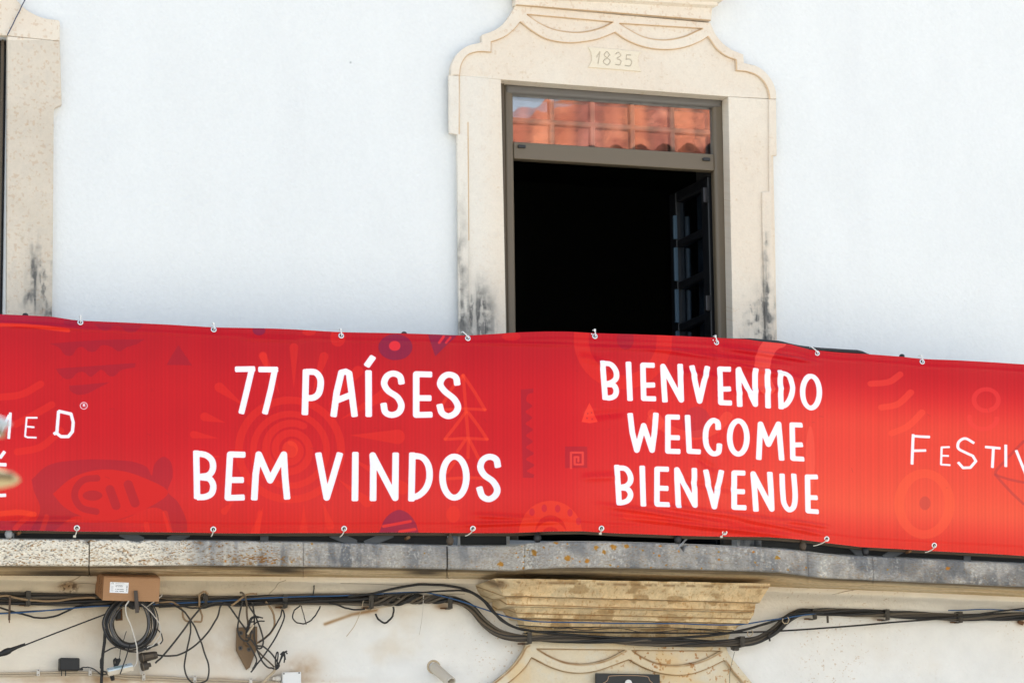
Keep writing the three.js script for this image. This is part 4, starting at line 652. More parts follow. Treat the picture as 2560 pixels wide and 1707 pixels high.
{
  // the thick twisted bundle
  const Bn = thing('cable_bundle', 'thick twisted bundle of black cables clipped along the wall and dipping under the corbel', 'cable bundle');
  const c = curveOf(line('p', '-120,1499 0,1496 235,1501 460,1502 700,1500 920,1500 1110,1498 1145,1502 1178,1521 1206,1553 1242,1580 1290,1593 1400,1596 1600,1604 1750,1608 1840,1606 1895,1598 1938,1575 1968,1548 1998,1532 2030,1530 2207,1534 2394,1543 2560,1541 2700,1538', 3).map(([x, y]) => V3(x, y, 0)));
  const sheath = std(lin(0.105, 0.085, 0.062), 0.8);
  const n = 340, path = c.getSpacedPoints(n);
  for (let s = 0; s < 9; s++) {
    const p = [];
    for (let i = 0; i <= n; i++) {
      const q = path[i], w = path[Math.min(n, i + 1)].clone().sub(path[Math.max(0, i - 1)]).normalize(), left = 1 - ss(900, 1150, q.x);
      const a = s * 2 * Math.PI / 8 + q.x * (0.011 + 0.003 * noise(s, 3)) * (1 - 0.75 * left) + 1.5 * noise(q.x * 0.004 + s * 9, s), R = (s === 8 ? 1.5 : mix(6.4, 10, left)) * (0.75 + 0.5 * noise(q.x * 0.006 + 5 * s, s + 3));
      const off = R * Math.cos(a) * (1 + 0.15 * left);
      p.push(U(q.x - w.y * off, q.y + w.x * off, lerpAt(OVER, q.x) + M1 * R * Math.sin(a) * 0.9));
    }
    mesh('strand', tube(p, (s % 3 ? 3.3 : 4.2) * M1, 420, 7), [rubber, sheath, rubber, dusty, sheath, brown, rubber, sheath, dusty][s], Bn);
  }
  const pz = [[-700, 0.07], [900, 0.07], [960, 0.105], [1200, 0.10], [1290, 0.12], [1850, 0.12], [1960, 0.07], [3200, 0.07]];
  cable('black cable arching above the bundle before the corbel, sweeping down beneath it', 'p', '870,1492 930,1484 1030,1463 1085,1461 1140,1467 1185,1483 1215,1505 1240,1535 1270,1560 1310,1574 1400,1584 1550,1594 1700,1594 1800,1585 1880,1570 1940,1550 1990,1534 2060,1530', pz, 3.2, rubber);
  cable('black cable on the lower arch, then taut and straight past the corbel', 'p', '960,1486 1060,1480 1130,1476 1172,1480 1202,1497 1232,1530 1262,1557 1300,1574 1400,1578 1600,1582 1860,1581 2157,1562 2366,1545 2440,1537 2560,1521 2640,1514', pz, 2.3, rubber);
  cable('thin black wire drawn straight across the lowest corbel step', 'p', '1290,1562 1340,1566 1500,1567 1700,1570 1835,1576', 0.135, 1.1, rubber, 'wire');
  cable('thin wavy black wire wandering across the foot of the corbel', 'i', '690,680 800,678 920,694 1060,680 1180,678 1300,702 1480,702 1700,682 1800,690 2000,712', 0.13, 1.0, rubber, 'wire');
  cable('thin blue cable pulled across the wall, the corbel foot and the bundle', 'p', '-40,1536 60,1530 200,1518 330,1513 520,1504 700,1494 900,1487 1058,1481 1100,1488 1190,1515 1290,1547 1450,1556 1700,1559 1855,1560 1940,1548 2010,1537 2050,1531', [[-700, 0.06], [1100, 0.06], [1250, 0.1], [1350, 0.16], [1850, 0.16], [1960, 0.07], [3000, 0.06]], 1.7, blueM);
  cable('short visible length of blue cable on the bundle near the last clips', 'p', '2372,1526 2420,1524 2490,1523 2560,1527 2620,1531', 0.055, 1.5, blueM);
  // on the wall beside the cardboard box
  cable('black cable sagging in a shallow loop below the bundle beside the box', 'f', '-60,790 60,825 180,860 300,895 420,912 540,895 660,850 780,795 900,760 1000,735', 0.05, 2.3, rubber);
  cable('straight black cable running just under the blue one towards the box', 'f', '-60,865 200,850 600,825 900,790 1070,778 1200,760', 0.055, 1.6, rubber);
  cable('tan cable lying on the bundle and vanishing behind the box', 'f', '-40,690 60,688 300,730 480,742 620,730 760,712 960,706', 0.062, 2.6, tanMat);
  const guy = thing('guy_cable', 'taut black cable with a bulging end sleeve slanting down from the coil', 'cable');
  mesh('wire', tube(pts3('f', '1120,850 700,1010 400,1125 130,1232', [0.08, 0.2]), 1.7 * M1), rubber, guy);
  mesh('sleeve', new THREE.LatheGeometry([[0.001, 0], [0.009, 0.004], [0.012, 0.03], [0.017, 0.055], [0.016, 0.075], [0.011, 0.085], [0.008, 0.12], [0.005, 0.16], [0.001, 0.161]].map(([a, b]) => new THREE.Vector2(a, b)), 12).applyQuaternion(new THREE.Quaternion().setFromUnitVectors(V3(0, 1, 0), U(35, 1622, 0.2).sub(U(-20, 1645, 0.2)).normalize())).translate(...U(-14, 1641, 0.2).toArray()), rubber, guy);
  cable('upright black cable dropping from the coil past the white power strip', 'f', '1062,1020 1052,1150 1035,1300 1020,1568 1012,1800', 0.07, 3.8, rubber);
  // coil
  const coilDark = std(lin(0.014, 0.015, 0.018), 0.4), coilGlint = std(lin(0.10, 0.10, 0.105), 0.5);  // paler loops stand in for highlights on the black coil
  const K = thing('cable_coil', 'black coil of thin cable hanging from the iron hook under the box', 'cable coil');
  for (let s = 0; s < 15; s++) {
    const q = [], cx = 325 + 4 * (rnd() - 0.5), cy = 1558 + 5 * (rnd() - 0.5), rx = 41 + 28 * (s / 15) + 3 * rnd(), ry = 50 + 17 * (s / 15) + 4 * rnd(), ph = rnd() * 6, zz = 0.075 + 0.05 * rnd();
    for (let i = 0; i <= 56; i++) { const a = Math.PI * 2 * (i / 56) + ph, low = Math.max(0, Math.sin(a)), hi = Math.max(0, -Math.sin(a)); q.push(U(cx + (rx - 6 * hi) * Math.cos(a) * (1 + 0.03 * Math.sin(2 * a + s)) + 8 * hi, cy + ry * Math.sin(a) - 4 * hi + 3 * low * noise(s, i * 0.2), zz + 0.012 * Math.sin(a * 2 + s * 2))); }
    mesh('loop', tube(q, (s % 4 ? 1.5 : 2.1) * M1, 110, 6), s % 3 === 1 ? coilGlint : s % 3 ? coilDark : dusty, K);
  }
  mesh('tie', tube(pts3('q', '990,270 1010,310 985,400 965,440', 0.14), 1.6 * M1), rubber, K);
  mesh('tie', tube(pts3('q', '985,400 940,560 860,790 775,1030', 0.145), 1.4 * M1), rubber, K);
  const H = thing('iron_hook', 'flat rusty iron hook standing up before the cardboard box with the coil on it', 'hook');
  mesh('bar', strip(U(338, 1476, 0.30), U(342, 1532, 0.29), 0.019, 0.008), std(lin(0.07, 0.055, 0.045), 0.75), H);
  mesh('arm', strip(U(341, 1508, 0.28), U(345, 1520, 0.01), 0.02, 0.012), rustM, H);
  mesh('rust_plate', plate(line('b', '1100,830 1215,790 | 1220,1020 1090,1030'), 0.006, 0.016, 0.002), rustM, H);
  mesh('socket', new THREE.CylinderGeometry(0.028, 0.03, 0.06, 14).rotateX(Math.PI / 2).translate(...U(334, 1507, 0.22).toArray()), rubber, H);
  mesh('socket', plate(line('b', '1105,850 1190,840 | 1185,990 1095,1005'), 0.016, 0.05, 0.004), rubber, H);
  cable('white cable curving down in front of the black coil to the power strip', 'b', '1340,640 1285,740 1290,860 1325,1000 1370,1110 1430,1290 1475,1460 1500,1600 1510,1750 1490,1860 1440,1940', [0.29, 0.16], 1.6, whiteM);
  cable('thin white wire bowing out along the far side of the coil', 'b', '1590,700 1700,790 1820,910 1920,1060 1970,1190 1960,1290 1900,1400 1820,1500 1700,1560', 0.15, 1.2, whiteM, 'wire');
  cable('short white wire end sticking up beside the corner of the box', 'b', '1690,765 1800,680 1920,600 1985,540 1990,510', 0.12, 1.2, whiteM, 'wire');
  cable('black lead looping out beyond the coil to a slim black plug', 'b', '1860,1190 1920,1220 1970,1290 2005,1380 2000,1430 1960,1490', 0.12, 1.5, rubber);
  const sp = thing('slim_plug', 'slim black inline plug lying on the lower edge of the coil', 'plug'), sa = U(393, 1610, 0.14), sb = U(345, 1628, 0.14);
  mesh('body', strip(sa, sb, 0.014, 0.014), rubber, sp); mesh('collar', strip(sa.clone().lerp(sb, 0.4), sa.clone().lerp(sb, 0.62), 0.021, 0.02), rubber, sp); mesh('tip', strip(U(401, 1602, 0.14), sa, 0.008, 0.008), whiteM, sp);
  cable('black lead arching from the coil down to the white power strip', 'q', '1180,490 1000,470 900,420 820,355 680,370 520,420 400,500 320,620 285,740 300,870 360,950 450,985', 0.1, 1.7, rubber);
  cable('fine dark string hanging inside the coil to a knotted black tangle', 'q', '930,-20 870,150 800,400 760,640', 0.06, 0.9, rubber, 'string');
  const tg = thing('cable_tangle', 'short knotted tangle of black flex above the white power strip', 'cable');
  for (const t of ['760,640 740,700 700,790 640,890', '680,640 630,680 625,740 650,860', '700,650 720,720 690,830', '655,660 680,760 620,870', '735,650 770,680 740,760 680,860']) mesh('flex', tube(pts3('q', t, 0.08), 2.3 * M1), rubber, tg);
}
{ // cardboard box leaning forward on the cables
  const cb = document.createElement('canvas'); cb.width = cb.height = 256; const k = cb.getContext('2d');
  k.fillStyle = '#a9805c'; k.fillRect(0, 0, 256, 256);
  for (let i = 0; i < 3500; i++) { k.fillStyle = `rgba(${rnd() < 0.5 ? '110,72,42' : '206,164,120'},${0.10 * rnd()})`; k.fillRect(rnd() * 256, rnd() * 256, 3 + rnd() * 20, 1 + rnd()); }
  const t = new THREE.CanvasTexture(cb); t.colorSpace = THREE.SRGBColorSpace;
  const card = std(0xffffff, 0.85, { map: t });
  const X = thing('cardboard_box', 'brown cardboard box with a white label resting on the cables under the balcony', 'box');
  const w = 0.283, h = 0.117, d = 0.25, a = 13.5 * D2R, c = U(327.5, 1473.5, 0.29);
  X.position.copy(c); X.rotation.set(a, -0.02, -0.004);
  mesh('body', rbox(w, h, d, 0, 0, -d / 2, 0.003), card, X);
  mesh('flap', rbox(w * 0.995, 0.003, d * 0.49, 0, h / 2 + 0.0022, -d * 0.25 - 0.001, 0.001), card, X);
  mesh('flap', rbox(w * 0.995, 0.003, d * 0.49, 0, h / 2 + 0.0022, -d * 0.75 - 0.001, 0.001), card, X);
  mesh('tape', rbox(w * 0.97, 0.0008, 0.05, 0, h / 2 + 0.0043, -d / 2, 0.0003), std(lin(0.35, 0.25, 0.15), 0.3), X);
  const cl = document.createElement('canvas'); cl.width = 256; cl.height = 144; const q = cl.getContext('2d');
  q.fillStyle = '#eef0f4'; q.fillRect(0, 0, 256, 144); q.strokeStyle = q.fillStyle = '#3a3c44';
  q.lineWidth = 4; q.beginPath(); q.arc(34, 20, 11, 2.3, 7.2); q.stroke();
  q.fillStyle = '#8a8d98'; q.fillRect(70, 14, 128, 4); for (const y of [58, 70, 82, 94, 108, 120]) q.fillRect(18, y, 30, 3);
  q.fillStyle = '#55585f'; for (const [y, hh, n] of [[36, 7, 26], [54, 8, 26], [90, 9, 30], [116, 11, 30]]) for (let i = 0; i < n; i++) if (rnd() < 0.8) q.fillRect(76 + i * 4, y, 3, hh);
  for (let i = 0; i < 26; i++) if (rnd() < 0.7) q.fillRect(228, 30 + i * 3.6, 14, 2.4);
  const lt = new THREE.CanvasTexture(cl); lt.colorSpace = THREE.SRGBColorSpace;
  mesh('label', new THREE.PlaneGeometry(0.0925, 0.053).rotateZ(-0.015).translate(-0.062, 0.008, 0.0012), std(0xffffff, 0.5, { map: lt }), X);
  const ms = document.createElement('canvas'); ms.width = 128; ms.height = 64; const s = ms.getContext('2d');
  s.fillStyle = '#a0724b'; s.fillRect(0, 0, 128, 64); s.fillStyle = 'rgba(60,36,20,0.75)'; for (let i = 0; i < 9; i++) if (i !== 4) s.fillRect(60, 8 + i * 5, 8, 4); for (let i = 0; i < 7; i++) s.fillRect(90 + (i % 2) * 8, 12 + i * 6, 5 + 4 * rnd(), 4);
  const st = new THREE.CanvasTexture(ms); st.colorSpace = THREE.SRGBColorSpace;
  mesh('printed_side', new THREE.PlaneGeometry(d * 0.96, h * 0.94).rotateY(-Math.PI / 2).translate(-w / 2 - 0.0012, 0, -d / 2), std(0xffffff, 0.85, { map: st }), X);
}
{ // adapter, power strip and plugs
  const A = thing('power_adapter', 'small black power adapter perched on the beige conduit', 'adapter'), p = U(171, 1661, 0.05);
  A.position.copy(p);
  mesh('body', rbox(0.099, 0.062, 0.06, 0, 0, 0, 0.006), rubber, A);
  mesh('cord_relief', rbox(0.022, 0.011, 0.012, 0.058, -0.024, 0.012, 0.003), rubber, A);
  for (const x of [-0.038, -0.018]) mesh('prong', rbox(0.005, 0.028, 0.005, x, -0.044, 0.01, 0.001), rubber, A);
  cable('thin black lead from the power adapter to the white power strip', 'f', '815,1420 860,1410 920,1418 965,1440 1000,1470 1030,1485 1060,1480 1085,1470', 0.085, 1.4, rubber);
  const T = thing('power_strip', 'soiled white power strip lying aslant on the beige conduit', 'power strip'), a = U(268, 1682, 0.11), b = U(331, 1667, 0.11);
  T.position.copy(a.clone().lerp(b, 0.5)); T.rotation.set(0.35, 0, Math.atan2(b.y - a.y, b.x - a.x));
  const L = a.distanceTo(b);
  mesh('body', rbox(L, 0.030, 0.045, 0, 0, 0, 0.009), std(lin(0.66, 0.58, 0.46), 0.6), T);
  mesh('cover', rbox(L * 0.98, 0.008, 0.046, 0, 0.0135, 0, 0.003), std(lin(0.62, 0.72, 0.78), 0.5), T);
  mesh('sticker', rbox(L * 0.36, 0.003, 0.026, -0.005, 0.0175, 0.004, 0.001), std(lin(0.30, 0.42, 0.42), 0.5), T);
  mesh('plug', new THREE.CylinderGeometry(0.012, 0.010, 0.03, 14).translate(-L * 0.35, -0.028, 0), rubber, T);
  for (const x of [-0.058, 0.034]) mesh('screw', new THREE.CylinderGeometry(0.003, 0.003, 0.002, 8).translate(x, 0.0185, -0.006), dusty, T);
  const plugBody = std(lin(0.05, 0.038, 0.027), 0.6);
  const conn = (label, x0, y0, x1, y1, prof) => {
    const G = thing('cable_plug', label, 'plug'), s = F.q, A0 = U(s[1] + s[0] * x0, s[2] + s[0] * y0, 0.11), B0 = U(s[1] + s[0] * x1, s[2] + s[0] * y1, 0.11), l = A0.distanceTo(B0);
    G.position.copy(A0); G.quaternion.setFromUnitVectors(V3(0, 1, 0), B0.clone().sub(A0).normalize());
    mesh('body', new THREE.LatheGeometry(prof.map(([r, y]) => new THREE.Vector2(r, y * l)), 16), plugBody, G);
    mesh('rim', new THREE.TorusGeometry(prof[2][0], 0.002, 6, 20).rotateX(Math.PI / 2).translate(0, l * 0.16, 0), std(lin(0.16, 0.12, 0.08), 0.7), G);
    return [G, l];
  };
  const [g1, l1] = conn('larger dusty black connector at the lower edge of the coil', 1250, 640, 1690, 555, [[0.001, 0], [0.023, 0.01], [0.025, 0.16], [0.0245, 0.2], [0.02, 0.85], [0.017, 0.98], [0.008, 1], [0.001, 1.01]]);
  mesh('grip', rbox(0.02, l1 * 0.5, 0.012, 0, l1 * 0.5, 0.02, 0.004), std(lin(0.10, 0.075, 0.05), 0.8), g1);
  conn('shorter brown black connector just below the larger dusty one', 1290, 860, 1530, 795, [[0.001, 0], [0.02, 0.01], [0.0215, 0.16], [0.021, 0.6], [0.02, 0.68], [0.012, 0.7], [0.011, 0.98], [0.006, 1], [0.001, 1.01]]);
  const PT = thing('mounting_board', 'cream backing board behind the two connectors, its slanting pale edge showing', 'board');
  mesh('board', plate(line('q', '1195,495 1235,760 1290,1035 | 1375,990 1250,500'), 0.02, 0.03, 0.002), whiteM, PT);
  mesh('edge_wire', tube(pts3('q', '1190,440 1210,560 1240,760 1290,1030 1370,985', 0.05), 1.1 * M1), whiteM, PT);
}
{ // loops and loose ends to either side of the steel plate
  const gray = std(lin(0.032, 0.029, 0.025), 0.6);
  const g = (label, text, z, r, m = gray) => cable(label, 'g', text, z, r * 0.95, m);
  g('tan cable that drops from the bundle into a crooked hook beyond the coil', '-60,620 0,608 130,600 215,640 268,715 268,775 300,815 340,832', 0.06, 2.6, tanMat);
  g('tan cable knotted up and over the bundle in a tall narrow loop', '400,832 480,832 502,795 478,690 465,570 485,500 530,476 575,505', 0.075, 2.6, tanMat);
  g('long dark teardrop loop of cable hanging down to the conduit', '-20,618 100,628 210,665 290,720 350,800 430,930 520,1180 586,1400 560,1525 480,1570 390,1566 312,1480 290,1370 312,1190 352,1000 366,890 352,830', 0.07, 2.2);
  g('grey cable from the short connector climbing steeply to the bundle', '-60,1330 0,1275 130,1130 300,900 450,705 560,632 680,606 745,604', 0.095, 2.4);
  g('grey cable from the larger connector swinging up through a long curve', '-90,1225 0,1235 150,1242 300,1200 450,1090 600,930 680,785 720,655 765,612 815,640 900,760 960,840 1025,930', 0.085, 2.3);
  g('black cable running straight along the lower rim of the bundle', '-20,660 140,655 260,650 380,668 500,672 620,645 740,622 900,640 1060,637 1300,618 1500,605 1920,575', 0.09, 2.2, rubber);
  g('cable hanging in a narrow loop over the steel plate', '985,590 948,760 930,930 968,1030 1030,1068 1078,1030 1085,960', 0.09, 2.2);
  g('brown cable tied over the bundle above the steel plate', '850,640 940,580 1010,530 1090,505 1160,500', 0.095, 2.6, tanMat);
  g('second brown cable crossing the tied one above the steel plate', '955,490 985,490 1010,530 1030,600 1040,740 1050,870', 0.10, 2.6, brown);
  g('cable bowing out to the far edge of the steel plate', '1060,640 1140,770 1200,920 1230,1060 1222,1130 1185,1155 1140,1120 1090,1050 1045,1020', 0.10, 2.2);
  g('cable dropping straight past the steel plate to the frayed joint', '1098,600 1128,760 1128,960 1145,1120 1200,1270 1280,1370 1370,1402', 0.085, 2.2);
  g('tan cable arcing wide beyond the steel plate and back to its foot', '1262,595 1320,660 1362,760 1372,850 1340,940 1250,1035 1160,1090', 0.07, 2.8, tanMat);
  g('black drop cable from the clip curling back to the steel plate', '1462,685 1440,770 1360,920 1270,1020 1180,1085', 0.08, 1.9, rubber);
  g('black drop cable from the clip running down to a blunt end', '1470,690 1484,780 1410,980 1300,1160 1190,1310 1108,1415', 0.09, 2.0, rubber);
  g('short cable end hooking down from the foot of the steel plate', '1040,1085 1110,1180 1150,1290 1130,1370 1085,1440', 0.09, 2.0);
  g('cable curling over to the frayed joint in a low arch', '1150,1120 1230,1130 1320,1205 1395,1300 1425,1365 1385,1405', 0.10, 2.2);
  g('cable running aslant from plate to frayed joint under the low arch', '1150,1165 1240,1262 1370,1380', 0.075, 2.2, brown);
  cable('beige cable from the frayed joint down to the conduit', 'g', '1380,1405 1300,1490 1220,1568 1150,1590', 0.045, 3.2, beigeM);
  cable('thin black loop of cable beyond the clip beside the steel plate', 'g', '1680,640 1610,700 1586,770 1620,835 1690,857 1780,835 1860,765 1905,680 1920,650', 0.06, 1.7, rubber);
  cable('stiff dark wire end pointing down through the small loop', 'g', '1690,640 1720,750 1750,868', 0.075, 1.3, dusty, 'wire');
  cable('short black wire stub standing up from the bundle', 'g', '1835,530 1840,440 1856,355', 0.05, 1.5, rubber, 'wire');
  cable('small black loop hanging from the plaster scar', 'h', '935,838 960,890 1010,926 1050,920 1090,880 1112,820 1106,770', 0.04, 2.4, rubber);
  cable('black cable dipping below the bundle before the scar clip', 'h', '480,735 560,755 640,785 740,798 830,792', 0.06, 2.2, rubber);
  cable('thin pale stray wire hanging from the scar clip', 'h', '820,700 800,780 740,930 650,1062', 0.05, 0.9, beigeM, 'wire');
  cable('thin pale strip lying along the plaster scar', 'h', '890,800 990,780 1104,758', 0.02, 1.5, beigeM, 'strip');
  cable('pale nylon tie hanging where the blue cable dips', 'h', '1408,620 1404,740 1385,900 1365,1045', 0.05, 0.8, whiteM, 'tie');
  // frayed ends
  const fr = (label, list) => { const G = thing('frayed_cable_end', label, 'cable end'); for (const t of list) mesh('wire', tube(pts3('g', t, 0.11), 1.7 * M1), rubber, G); return G; };
  fr('frayed black wire ends bending out above the steel plate', ['1040,980 1060,880 1080,800 1130,770 1230,790', '1060,960 1110,880 1180,830 1250,828', '1035,1000 1075,860 1110,790 1180,785', '1030,1030 1030,950 1070,850 1130,830']);
  mesh('sleeve', tube(pts3('g', '1045,985 1080,930 1120,875', 0.12), 2.6 * M1), beigeM, scene.children[scene.children.length - 1]);
  fr('frayed black wire ends fanning up from the joint beside the junction box', ['1385,1395 1380,1300 1400,1200 1410,1200 1395,1380', '1400,1390 1440,1290 1470,1210 1520,1185', '1410,1370 1460,1260 1500,1200 1525,1220', '1470,1215 1490,1260 1485,1325', '1440,1230 1480,1195 1500,1290', '1380,1410 1415,1385 1390,1375']);
}
{ // steel plate
  const S = thing('steel_plate', 'pointed brown painted steel plate with four bolts on the wall', 'plate'), m = std(lin(0.20, 0.125, 0.065), 0.7);
  mesh('plate', plate(line('g', '918,905 1165,890 | 1165,1140 | 1075,1380 1035,1412 | 912,1178'), 0.003, 0.02, 0.004), m, S);
  for (const [x, y] of [[965, 970], [1092, 955], [960, 1150], [1064, 1165]]) { const p = U(400 + 0.20855 * x, 1380 + 0.20855 * y, 0.02); const n = mesh('bolt', new THREE.TorusGeometry(0.0085, 0.0042, 6, 6), std(lin(0.09, 0.085, 0.08), 0.5), S); n.position.copy(p); const q = mesh('bolt_hole', new THREE.CircleGeometry(0.0075, 12), rubber, n); q.position.z = 0.002; }
  const p = U(400 + 0.20855 * 1040, 1380 + 0.20855 * 1090, 0.02); mesh('stub', new THREE.CylinderGeometry(0.016, 0.018, 0.05, 14).rotateX(Math.PI / 2).translate(p.x, p.y, 0.044), m, S);
}
{ // clips that hold the bundle
  const mk = (px, py, label, tall = 27, z = 0) => {
    const C = thing('cable_clip', label, 'clip', [0, 0, 0], 'clips holding the cable bundle'), p = U(px, py, z); C.position.copy(p);
    const z1 = lerpAt(OVER, px) - z + 0.03, w = 12 * M1, h = tall * M1, dz = 0.004;
    mesh('strap', mergeGeometries([rbox(w, h, dz, 0, 0, z1, 0.0015), rbox(w, dz, z1, 0, h / 2, z1 / 2, 0.0015), rbox(w, dz, z1, 0, -h / 2, z1 / 2, 0.0015)]), clipM, C);
    mesh('tongue', rbox(w * 0.5, h * 0.5, 0.006, w * 0.05, -h * 0.22, z1 + 0.004, 0.002), clipM, C);
    mesh('head', rbox(w * 0.95, h * 0.22, 0.012, -w * 0.03, h * 0.42, z1 + 0.003, 0.002), clipM, C);
    mesh('nail', new THREE.CylinderGeometry(0.004, 0.004, 0.04, 8).rotateZ(Math.PI / 2).translate(-w * 0.8, -h * 0.45, 0.012), rustM, C);
    return C;
  };
  mk(65, 1498, 'cable clip on the bundle beside the narrow hanging strap', 32); mk(507, 1502, 'cable clip half hidden by the tall tan loop', 28); mk(705.5, 1505, 'cable clip with two black drop cables below it', 30);
  mk(920.5, 1507, 'cable clip above the brown plaster scar', 29); mk(1117.5, 1508, 'lone cable clip just before the bundle dips to the corbel', 29); mk(1311, 1598, 'cable clip at the foot of the corbel on its coil side', 26, 0.05);
  mk(1842, 1607, 'cable clip under the far corner of the corbel', 24, 0.05); mk(2027, 1537, 'cable clip where the bundle has climbed away from the corbel', 25); mk(2208.5, 1539, 'cable clip midway along the bare white wall', 26); mk(2391, 1545, 'cable clip where the taut wire joins the bundle again', 26);
  const st = thing('metal_strap', 'narrow rusty metal strap hanging off the bundle', 'strap'); mesh('strip', strip(U(23.5, 1490, 0.07), U(21.5, 1550, 0.06), 0.011, 0.003), std(lin(0.09, 0.06, 0.04), 0.8), st); mesh('tip', strip(U(21.5, 1548, 0.062), U(22, 1557, 0.06), 0.006, 0.003), rustM, st);
  const lc = thing('wall_lug', 'brown lug at the foot of the last corbel clip with a thin wire hanging', 'lug'), lp = U(1840, 1621, 0.085);
  mesh('block', mergeGeometries([rbox(0.03, 0.022, 0.03, lp.x, lp.y, lp.z, 0.004), rbox(0.016, 0.02, 0.02, lp.x - 0.018, lp.y + 0.004, lp.z, 0.004)]), clipM, lc); mesh('wire', tube(pts3('i', '2020,850 2000,930 1986,1000 1984,1090', 0.09), 0.6 * M1), rubber, lc);
  const hs = thing('hanging_tab', 'little black tab hanging under the bundle beyond the corbel', 'tab'); mesh('tab', strip(U(2069.5, 1538, 0.05), U(2070.5, 1557, 0.05), 0.013, 0.003), dusty, hs);
  const tk = thing('black_tag', 'stubby black tag poking out below the climbing bundle', 'tag'); mesh('stem', strip(U(1923, 1587, 0.1), U(1925.5, 1603, 0.1), 0.009, 0.006), rubber, tk); mesh('head', rbox(0.016, 0.012, 0.01, ...U(1923, 1590, 0.1).toArray(), 0.003), rubber, tk);
  cable('pale open ring of wire on the climbing bundle', 'j', '330,625 325,650 345,668 370,660 380,630 368,612', 0.13, 1.1, beigeM, 'wire'); cable('second pale ring of wire lower on the climbing bundle', 'j', '35,735 32,765 50,775 72,760 78,735 68,722', 0.15, 1.1, beigeM, 'wire');
  const ps = thing('wall_stub', 'rusty stub of pipe on the wall under the last stretch of bundle', 'stub'), pp = U(2553, 1556, 0.012); mesh('stub', new THREE.CylinderGeometry(0.009, 0.011, 0.03, 10).rotateZ(1.2).translate(pp.x, pp.y, pp.z), rustM, ps);
}
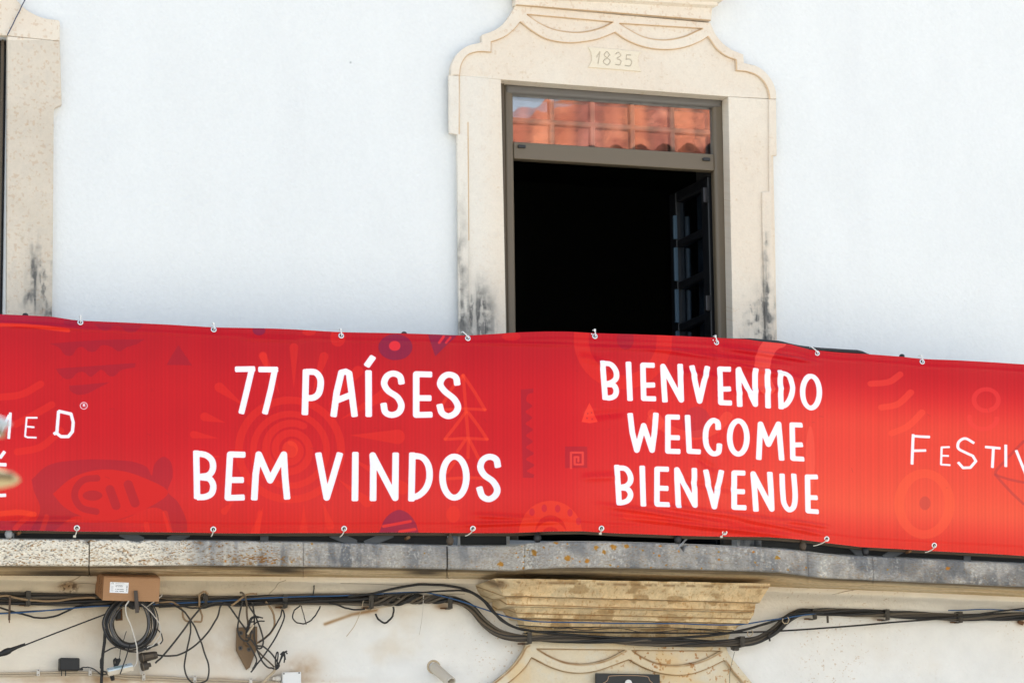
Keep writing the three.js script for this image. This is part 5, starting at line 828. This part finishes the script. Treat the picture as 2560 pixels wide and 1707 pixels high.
{ // beige conduit low on the wall with its saddles
  const C = thing('conduit', 'beige double cable run painted into the wall low down', 'conduit');
  for (const [d, z] of [[0, 0.02], [6, 0.016]]) mesh('run', tube(pts3('p', `-60,${1684 + d} 60,${1682 + d} 160,${1680 + d} 240,${1681 + d} 320,${1690 + d} 400,${1692 + d} 500,${1698 + d} 620,${1703 + d} 760,${1710 + d}`, z), 2.7 * M1), std(lin(0.50, 0.41, 0.30), 0.85), C);
  for (const [px, py, label] of [[94, 1681, 'cream saddle clip on the conduit short of the adapter'], [224, 1680, 'cream saddle clip between adapter and power strip'], [358, 1692, 'cream saddle clip beneath the two connectors'], [486, 1697, 'cream saddle clip below the long teardrop loop'], [626, 1703, 'cream saddle clip nearest the steel plate']]) {
    const s = thing('saddle_clip', label.replace('nearest', 'just below'), 'clip', [0, 0, 0], 'saddle clips on the beige conduit'); s.position.copy(U(px, py, 0.03));
    mesh('saddle', rbox(0.017, 0.036, 0.012, 0, 0, 0, 0.004), whiteM, s); for (const y of [-0.011, 0.011]) mesh('nail_head', new THREE.SphereGeometry(0.003, 8, 6).translate(0, y, 0.006), rustM, s);
  }
  const J = thing('junction_box', 'square white plastic junction box in a ring of brown plaster', 'junction box');
  mesh('body', plate(line('p', '706,1680.5 | 752.5,1679 | 754,1790 707,1790'), 0.002, 0.05, 0.004), std(lin(0.78, 0.78, 0.77), 0.5), J);
  for (const [x, y] of [[709, 1684], [747, 1682]]) { const p = U(x, y, 0.05); mesh('screw', new THREE.CylinderGeometry(0.0038, 0.0038, 0.003, 10).rotateX(Math.PI / 2).translate(p.x, p.y, p.z), dusty, J); }
  const gl = U(694, 1696, 0.02); mesh('gland', mergeGeometries([new THREE.CylinderGeometry(0.015, 0.015, 0.024, 12).rotateZ(Math.PI / 2).translate(gl.x, gl.y, gl.z), new THREE.CylinderGeometry(0.011, 0.011, 0.02, 12).rotateZ(Math.PI / 2).translate(gl.x - 0.02, gl.y, gl.z)]), whiteM, J);
  const S = thing('water_spout', 'broken clay spout slanting out of the wall beside the door head', 'spout'), a = U(1084, 1667, 0.0), b = U(1128, 1706, 0.14), pr = [[0.0, 0], [0.028, 0], [0.033, 0.02], [0.033, 0.98], [0.028, 1], [0.024, 0.99], [0.022, 0.5], [0.0, 0.5]], l = a.distanceTo(b);
  const sm = mesh('pipe', new THREE.LatheGeometry(pr.map(([r, y]) => new THREE.Vector2(r * 0.85, y * l)), 20), std(lin(0.62, 0.56, 0.47), 0.9), S); sm.quaternion.setFromUnitVectors(V3(0, 1, 0), b.clone().sub(a).normalize()); S.position.copy(a);
  mesh('collar', new THREE.TorusGeometry(0.031, 0.006, 8, 18), beigeM, S);
  cable('thin dark wire running up the cream stone beside the far window', 'e', '62,322 120,205 175,95 230,-20 260,-80', 0.06, 1.4, std(lin(0.05, 0.06, 0.11), 0.6), 'wire');
}
{ // two points of fabric close to the camera, far out of focus
  const mk = (name, label, px, py, tip, r, m, m2, roll) => {
    const G = thing(name, label, 'pennant'), z = EYE.z - 5.5, o = U(px, py, z), e = U(tip[0], tip[1], z), s = e.distanceTo(o), d = e.clone().sub(o).normalize();
    G.position.copy(o); G.quaternion.setFromUnitVectors(V3(0, 1, 0), d);
    const prof = []; for (let i = 0; i <= 14; i++) { const t = i / 14; prof.push(new THREE.Vector2(Math.max(0.0005, r * Math.pow(1 - t, 0.5)), s * t)); }
    mesh('cloth', new THREE.LatheGeometry(prof, 20).scale(1, 1, 0.55), m, G); mesh('seam', new THREE.CylinderGeometry(0.007, 0.004, s * 0.9, 8).translate(r * roll, s * 0.42, 0.55 * r * 0.6), m2, G);
  };
  mk('fabric_pennant', 'blurred beige pointed fabric tip in front of the lower lettering', -120, 1190, [50, 1200], 0.030, std(lin(0.44, 0.35, 0.19), 0.9), std(lin(0.17, 0.13, 0.07), 0.9), -0.15);
  mk('fabric_pennant', 'blurred pale white pointed fabric tip above the beige one', -120, 1055, [27, 1060], 0.027, std(lin(0.42, 0.45, 0.47), 0.9), std(lin(0.28, 0.22, 0.14), 0.9), 0.7);
}
renderer.render(scene, camera);
